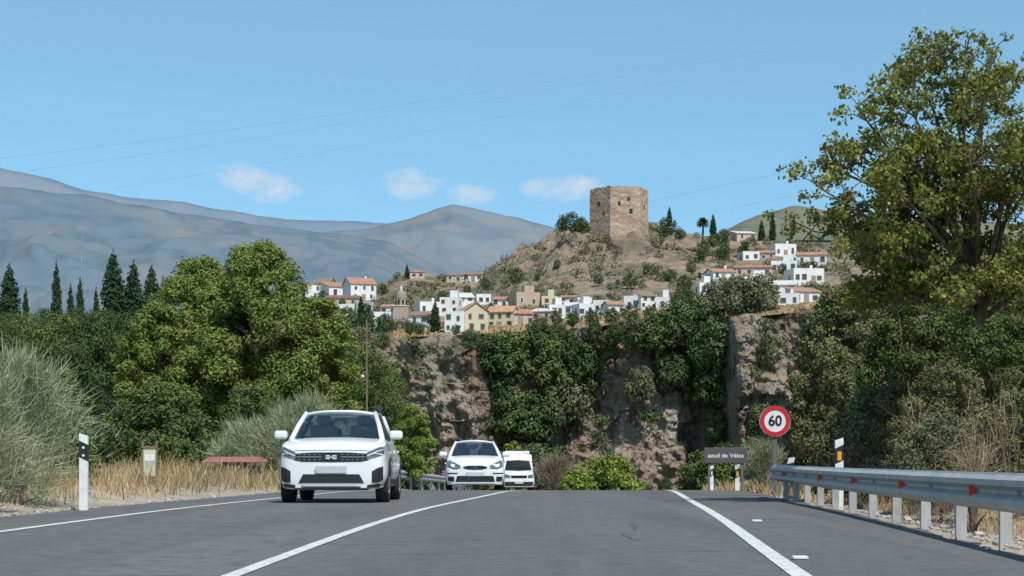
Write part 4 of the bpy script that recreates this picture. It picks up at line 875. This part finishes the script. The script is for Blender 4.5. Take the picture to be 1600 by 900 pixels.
def car1():
    D=31.; root=empty('hatchback_car',(-3.02,D,CZ-fH(D+1.2)+.006)); root.rotation_euler=(-R(.6),0,R(-.4)); root.scale=(1,1,1.03)
    W=M['carwhite']
    st=[(0,.24,.6,.66,.52,.62,.86,.015),(.04,.23,.72,.78,.53,.74,.895,.02),(.14,.24,.81,.86,.55,.82,.94,.03),(.36,.25,.85,.905,.57,.86,.985,.045),(.85,.26,.86,.92,.6,.85,1.04,.05),(1.2,.26,.86,.92,.6,.82,1.06,.0),(2.4,.26,.86,.925,.62,.81,1.05,-.02),(3.4,.27,.86,.92,.64,.79,1.05,-.02),(3.9,.3,.82,.88,.66,.75,1.04,-.02),(4.08,.36,.72,.8,.66,.7,.95,0)]
    bvh,_=carbody(st,root,W)
    g=patch(bvh,[(-.66,.805),(-.3,.828),(0,.83),(.3,.828),(.66,.805)],[(-.62,.705),(-.5,.68),(0,.672),(.5,.68),(.62,.705)],M['grille'],root,'grille',.008,30,6)
    mb=MB()
    for s_ in (-1,1):
        mb.box((s_*.37,-.016,.755),(.42,.010,.009))
        for k in range(5):
            for zz in (.712,.793): mb.box((s_*(.19+.085*k),-.016,zz),(.03,.010,.007))
    mb.build('grille_trim',M['chrome'],g)
    em=MB()
    for s_ in (-1,1):
        em.box((s_*.055,-.024,.776),(.07,.014,.014)).box((s_*.055,-.024,.728),(.07,.014,.014)).box((s_*.083,-.024,.763),(.014,.013,.012)).box((s_*.083,-.024,.741),(.014,.013,.012))
    em.box((0,-.024,.752),(.13,.013,.014)); em.build('emblem',M['led'],g)
    for m_ in (lambda P:P,mir):
        h=patch(bvh,m_([(-.865,.925),(-.8,.92),(-.6,.835)]),m_([(-.87,.80),(-.8,.765),(-.6,.715)]),M['lamp'],root,'headlight',.010,14,6)
        patch(bvh,m_([(-.86,.885),(-.72,.838)]),m_([(-.86,.868),(-.72,.82)]),M['led'],h,'running_light',.018,8,2)
        patch(bvh,m_([(-.86,.80),(-.72,.825)]),m_([(-.86,.785),(-.72,.81)]),M['led'],h,'running_light',.018,8,2)
        patch(bvh,m_([(-.73,.835),(-.60,.78)]),m_([(-.73,.812),(-.60,.765)]),M['led'],h,'running_light',.019,8,2)
        patch(bvh,m_([(-.86,.60),(-.78,.58),(-.68,.52)]),m_([(-.86,.38),(-.78,.34),(-.68,.34)]),M['blackplastic'],root,'fog_lamp_surround',.012,10,6)
        s_=-1 if m_([(1,0)])[0][0]>0 else 1
        MB().lathe([(.001,-.02),(.045,-.02),(.055,0),(.055,.03)],(s_*.745,.075,.44),'y',16).build('fog_lamp',M['lamp'],root)
        patch(bvh,m_([(-.88,.33),(-.6,.30)]),m_([(-.85,.26),(-.6,.25)]),M['blackplastic'],root,'bumper_corner',.008,8,3)
    patch(bvh,[(-.47,.475),(.47,.475)],[(-.55,.33),(.55,.33)],M['blackplastic'],root,'lower_grille',.01,20,6)
    mb=MB()
    for zz in (.365,.405,.445): mb.box((0,-.014,zz),(.95,.006,.008))
    mb.build('lower_grille_bar',M['interior'],root)
    MB().box((0,-.035,.285),(1.0,.06,.05)).build('skid_plate',M['chrome'],root,bevel=.02)
    MB().box((0,-.02,.235),(1.25,.05,.04)).build('chin_spoiler',M['blackplastic'],root,bevel=.01)
    MB().box((0,-.035,.55),(.52,.02,.12)).build('number_plate',M['plate'],root,bevel=.006)
    patch(bvh,[(-.62,.865),(0,.872),(.62,.865)],[(-.62,.857),(0,.864),(.62,.857)],M['blackplastic'],root,'bonnet_gap',.003,20,1)
    for s_ in (-1,1):
        for yy in (.82,3.42):
            wheel(root,s_*.805,yy,.335,.22,s_)
            up=[(yy+.43*math.cos(t),.335+.43*math.sin(t)) for t in np.linspace(-.2,math.pi+.2,22)]; lo=[(yy+.36*math.cos(t),.335+.36*math.sin(t)) for t in np.linspace(-.2,math.pi+.2,22)]
            patch(bvh,up,lo,M['blackplastic'],root,'wheel_arch',.02,28,2,side=s_)
            patch(bvh,lo,[(yy+.01*math.cos(t),.335+.01*math.sin(t)) for t in np.linspace(-.2,math.pi+.2,22)],M['black'],root,'wheel_well',.004,20,3,side=s_)
        patch(bvh,[(1.25,.38),(3.0,.38)],[(1.25,.29),(3.0,.29)],M['blackplastic'],root,'sill_trim',.012,10,3,side=s_)
        for yy in (1.22,2.28): patch(bvh,[(yy,1.0),(yy+.012,1.0)],[(yy,.40),(yy+.012,.40)],M['blackplastic'],root,'door_gap',.003,1,8,side=s_)
        for yy in (2.0,3.0): MB().box((s_*.915,yy,.86),(.03,.17,.03)).build('door_handle',W,root,bevel=.008)
        mirror(root,s_,1.0,1.22,1.13,W)
    cabin(root,(.785,.93,1.07),(.60,1.58,1.50),(.575,3.55,1.48),(.70,3.95,1.08),W,True)
    mb=MB(); mb.tube([(-.05,.84,1.105),(.55,.86,1.13)],.012,5).tube([(-.62,.88,1.10),(-.08,.82,1.12)],.012,5); mb.build('wiper',M['blackplastic'],root)
    tag(root,'white crossover hatchback with black grille and roof rails, nearest oncoming car','car')
car1()
def car2():
    D=53.; root=empty('hatchback_car',(-1.05,D,CZ-fH(D+1.5)+.006)); root.rotation_euler=(-R(1.4),0,R(2)); W=M['carwhite']
    st=[(0,.22,.5,.55,.5,.5,.72,.02),(.05,.19,.66,.72,.5,.66,.78,.03),(.16,.18,.76,.81,.52,.75,.86,.04),(.38,.19,.8,.845,.55,.79,.92,.06),(.85,.2,.81,.855,.58,.79,1.0,.05),(1.15,.2,.81,.855,.6,.76,1.02,.0),(2.4,.22,.81,.86,.62,.76,1.01,-.02),(3.4,.23,.8,.855,.64,.74,1.02,-.02),(3.95,.3,.75,.82,.66,.7,1.0,-.02),(4.15,.36,.66,.75,.66,.64,.9,0)]
    bvh,_=carbody(st,root,W)
    g=patch(bvh,[(-.34,.70),(-.2,.735),(.2,.735),(.34,.70)],[(-.34,.66),(-.2,.62),(.2,.62),(.34,.66)],M['grille'],root,'grille',.01,16,4)
    e=MB().lathe([(.001,-.03),(.075,-.03),(.08,-.0)],(0,0,0),'y',20).build('emblem',pm('emblem_blue',(.03,.06,.25),.3),g); e.location=(0,0,.68); e.scale=(1,1,.5)
    for m_ in (lambda P:P,mir):
        h=patch(bvh,m_([(-.79,.90),(-.7,.88),(-.42,.74)]),m_([(-.80,.70),(-.6,.62),(-.42,.66)]),M['lamp'],root,'headlight',.012,12,6)
        patch(bvh,m_([(-.70,.80),(-.58,.76)]),m_([(-.70,.71),(-.58,.68)]),M['led'],h,'lamp_bulb',.018,4,3)
        patch(bvh,m_([(-.78,.42),(-.6,.42)]),m_([(-.78,.30),(-.6,.28)]),M['blackplastic'],root,'fog_lamp_surround',.01,6,4)
        patch(bvh,m_([(-.84,.53),(-.5,.53)]),m_([(-.84,.50),(-.5,.50)]),M['blackplastic'],root,'bumper_strip',.012,8,1)
    patch(bvh,[(-.52,.44),(.52,.44)],[(-.56,.27),(.56,.27)],M['grille'],root,'lower_grille',.01,16,4)
    MB().box((0,-.03,.49),(.52,.02,.11)).build('number_plate',M['plate'],root)
    for s_ in (-1,1):
        for yy in (.85,3.45):
            wheel(root,s_*.745,yy,.31,.195,s_)
            lo=[(yy+.36*math.cos(t),.31+.36*math.sin(t)) for t in np.linspace(-.25,math.pi+.25,20)]; patch(bvh,lo,[(yy+.01*math.cos(t),.31+.01*math.sin(t)) for t in np.linspace(-.25,math.pi+.25,20)],M['black'],root,'wheel_well',.004,20,3,side=s_)
        for yy in (1.22,2.3): patch(bvh,[(yy,.98),(yy+.012,.98)],[(yy,.35),(yy+.012,.35)],M['blackplastic'],root,'door_gap',.003,1,8,side=s_)
        for yy in (2.0,3.0): MB().box((s_*.855,yy,.84),(.03,.16,.03)).build('door_handle',W,root)
        mirror(root,s_,.92,1.2,1.08,W)
    cabin(root,(.735,.92,1.03),(.54,1.62,1.44),(.52,3.4,1.43),(.66,4.0,1.04),W)
    mb=MB(); mb.tube([(-.05,.82,1.06),(.5,.85,1.08)],.012,5).tube([(-.6,.86,1.06),(-.1,.8,1.07)],.012,5); mb.build('wiper',M['blackplastic'],root)
    tag(root,'older white hatchback with small oval grille following the nearest car','car')
car2()
def van():
    D=112.; root=empty('white_van',(PX(811,D),D,CZ-fH(D)+.01)); W=M['carwhite']; root.rotation_euler=(-R(1.5),0,R(3))
    st=[(0,.3,.7,.78,.6,.72,1.0,.02),(.08,.27,.84,.9,.62,.82,1.1,.03),(.45,.27,.92,.96,.7,.88,1.22,.04),(.8,.27,.94,.98,.8,.86,1.36,.04),(1.25,.27,.94,.99,.9,.82,1.9,.05),(1.5,.27,.94,.99,1.0,.8,2.18,.06),(1.9,.27,.94,.99,1.0,.84,2.3,.06),(3.5,.27,.94,.99,1.0,.86,2.32,.06),(5.0,.3,.92,.97,1.0,.84,2.3,.05),(5.1,.4,.86,.92,1.0,.8,2.2,.04)]
    bvh,_=carbody(st,root,W)
    patch(bvh,[(-.70,1.9),(0,1.94),(.70,1.9)],[(-.82,1.3),(0,1.26),(.82,1.3)],M['grille'],root,'windscreen',.012,16,8)
    patch(bvh,[(-.5,.98),(.5,.98)],[(-.46,.82),(.46,.82)],M['grille'],root,'grille',.012,12,3)
    for m_ in (lambda P:P,mir): 
        patch(bvh,m_([(-.86,1.08),(-.55,1.0)]),m_([(-.86,.84),(-.55,.82)]),M['lamp'],root,'headlight',.014,6,4)
    patch(bvh,[(-.86,.60),(.86,.60)],[(-.84,.34),(.84,.34)],M['blackplastic'],root,'bumper',.012,16,4)
    MB().box((0,-.04,.55),(.52,.02,.12)).build('number_plate',M['plate'],root)
    MB().box((0,2.0,2.42),(1.5,.35,.16)).build('roof_bar',M['whiteplastic'],root,bevel=.04)
    for s_ in (-1,1):
        for yy in (.9,4.1): wheel(root,s_*.88,yy,.34,.22,s_)
        MB().box((s_*1.08,1.0,1.45),(.16,.12,.28)).build('door_mirror',M['blackplastic'],root,bevel=.03)
        patch(bvh,[(1.15,1.85),(2.0,1.9)],[(1.0,1.35),(2.0,1.35)],M['grille'],root,'side_window',.01,8,4,side=s_)
    tag(root,'white van with dark windscreen coming over the crest behind the second car','van')
van()
print('done',len(bpy.data.objects))
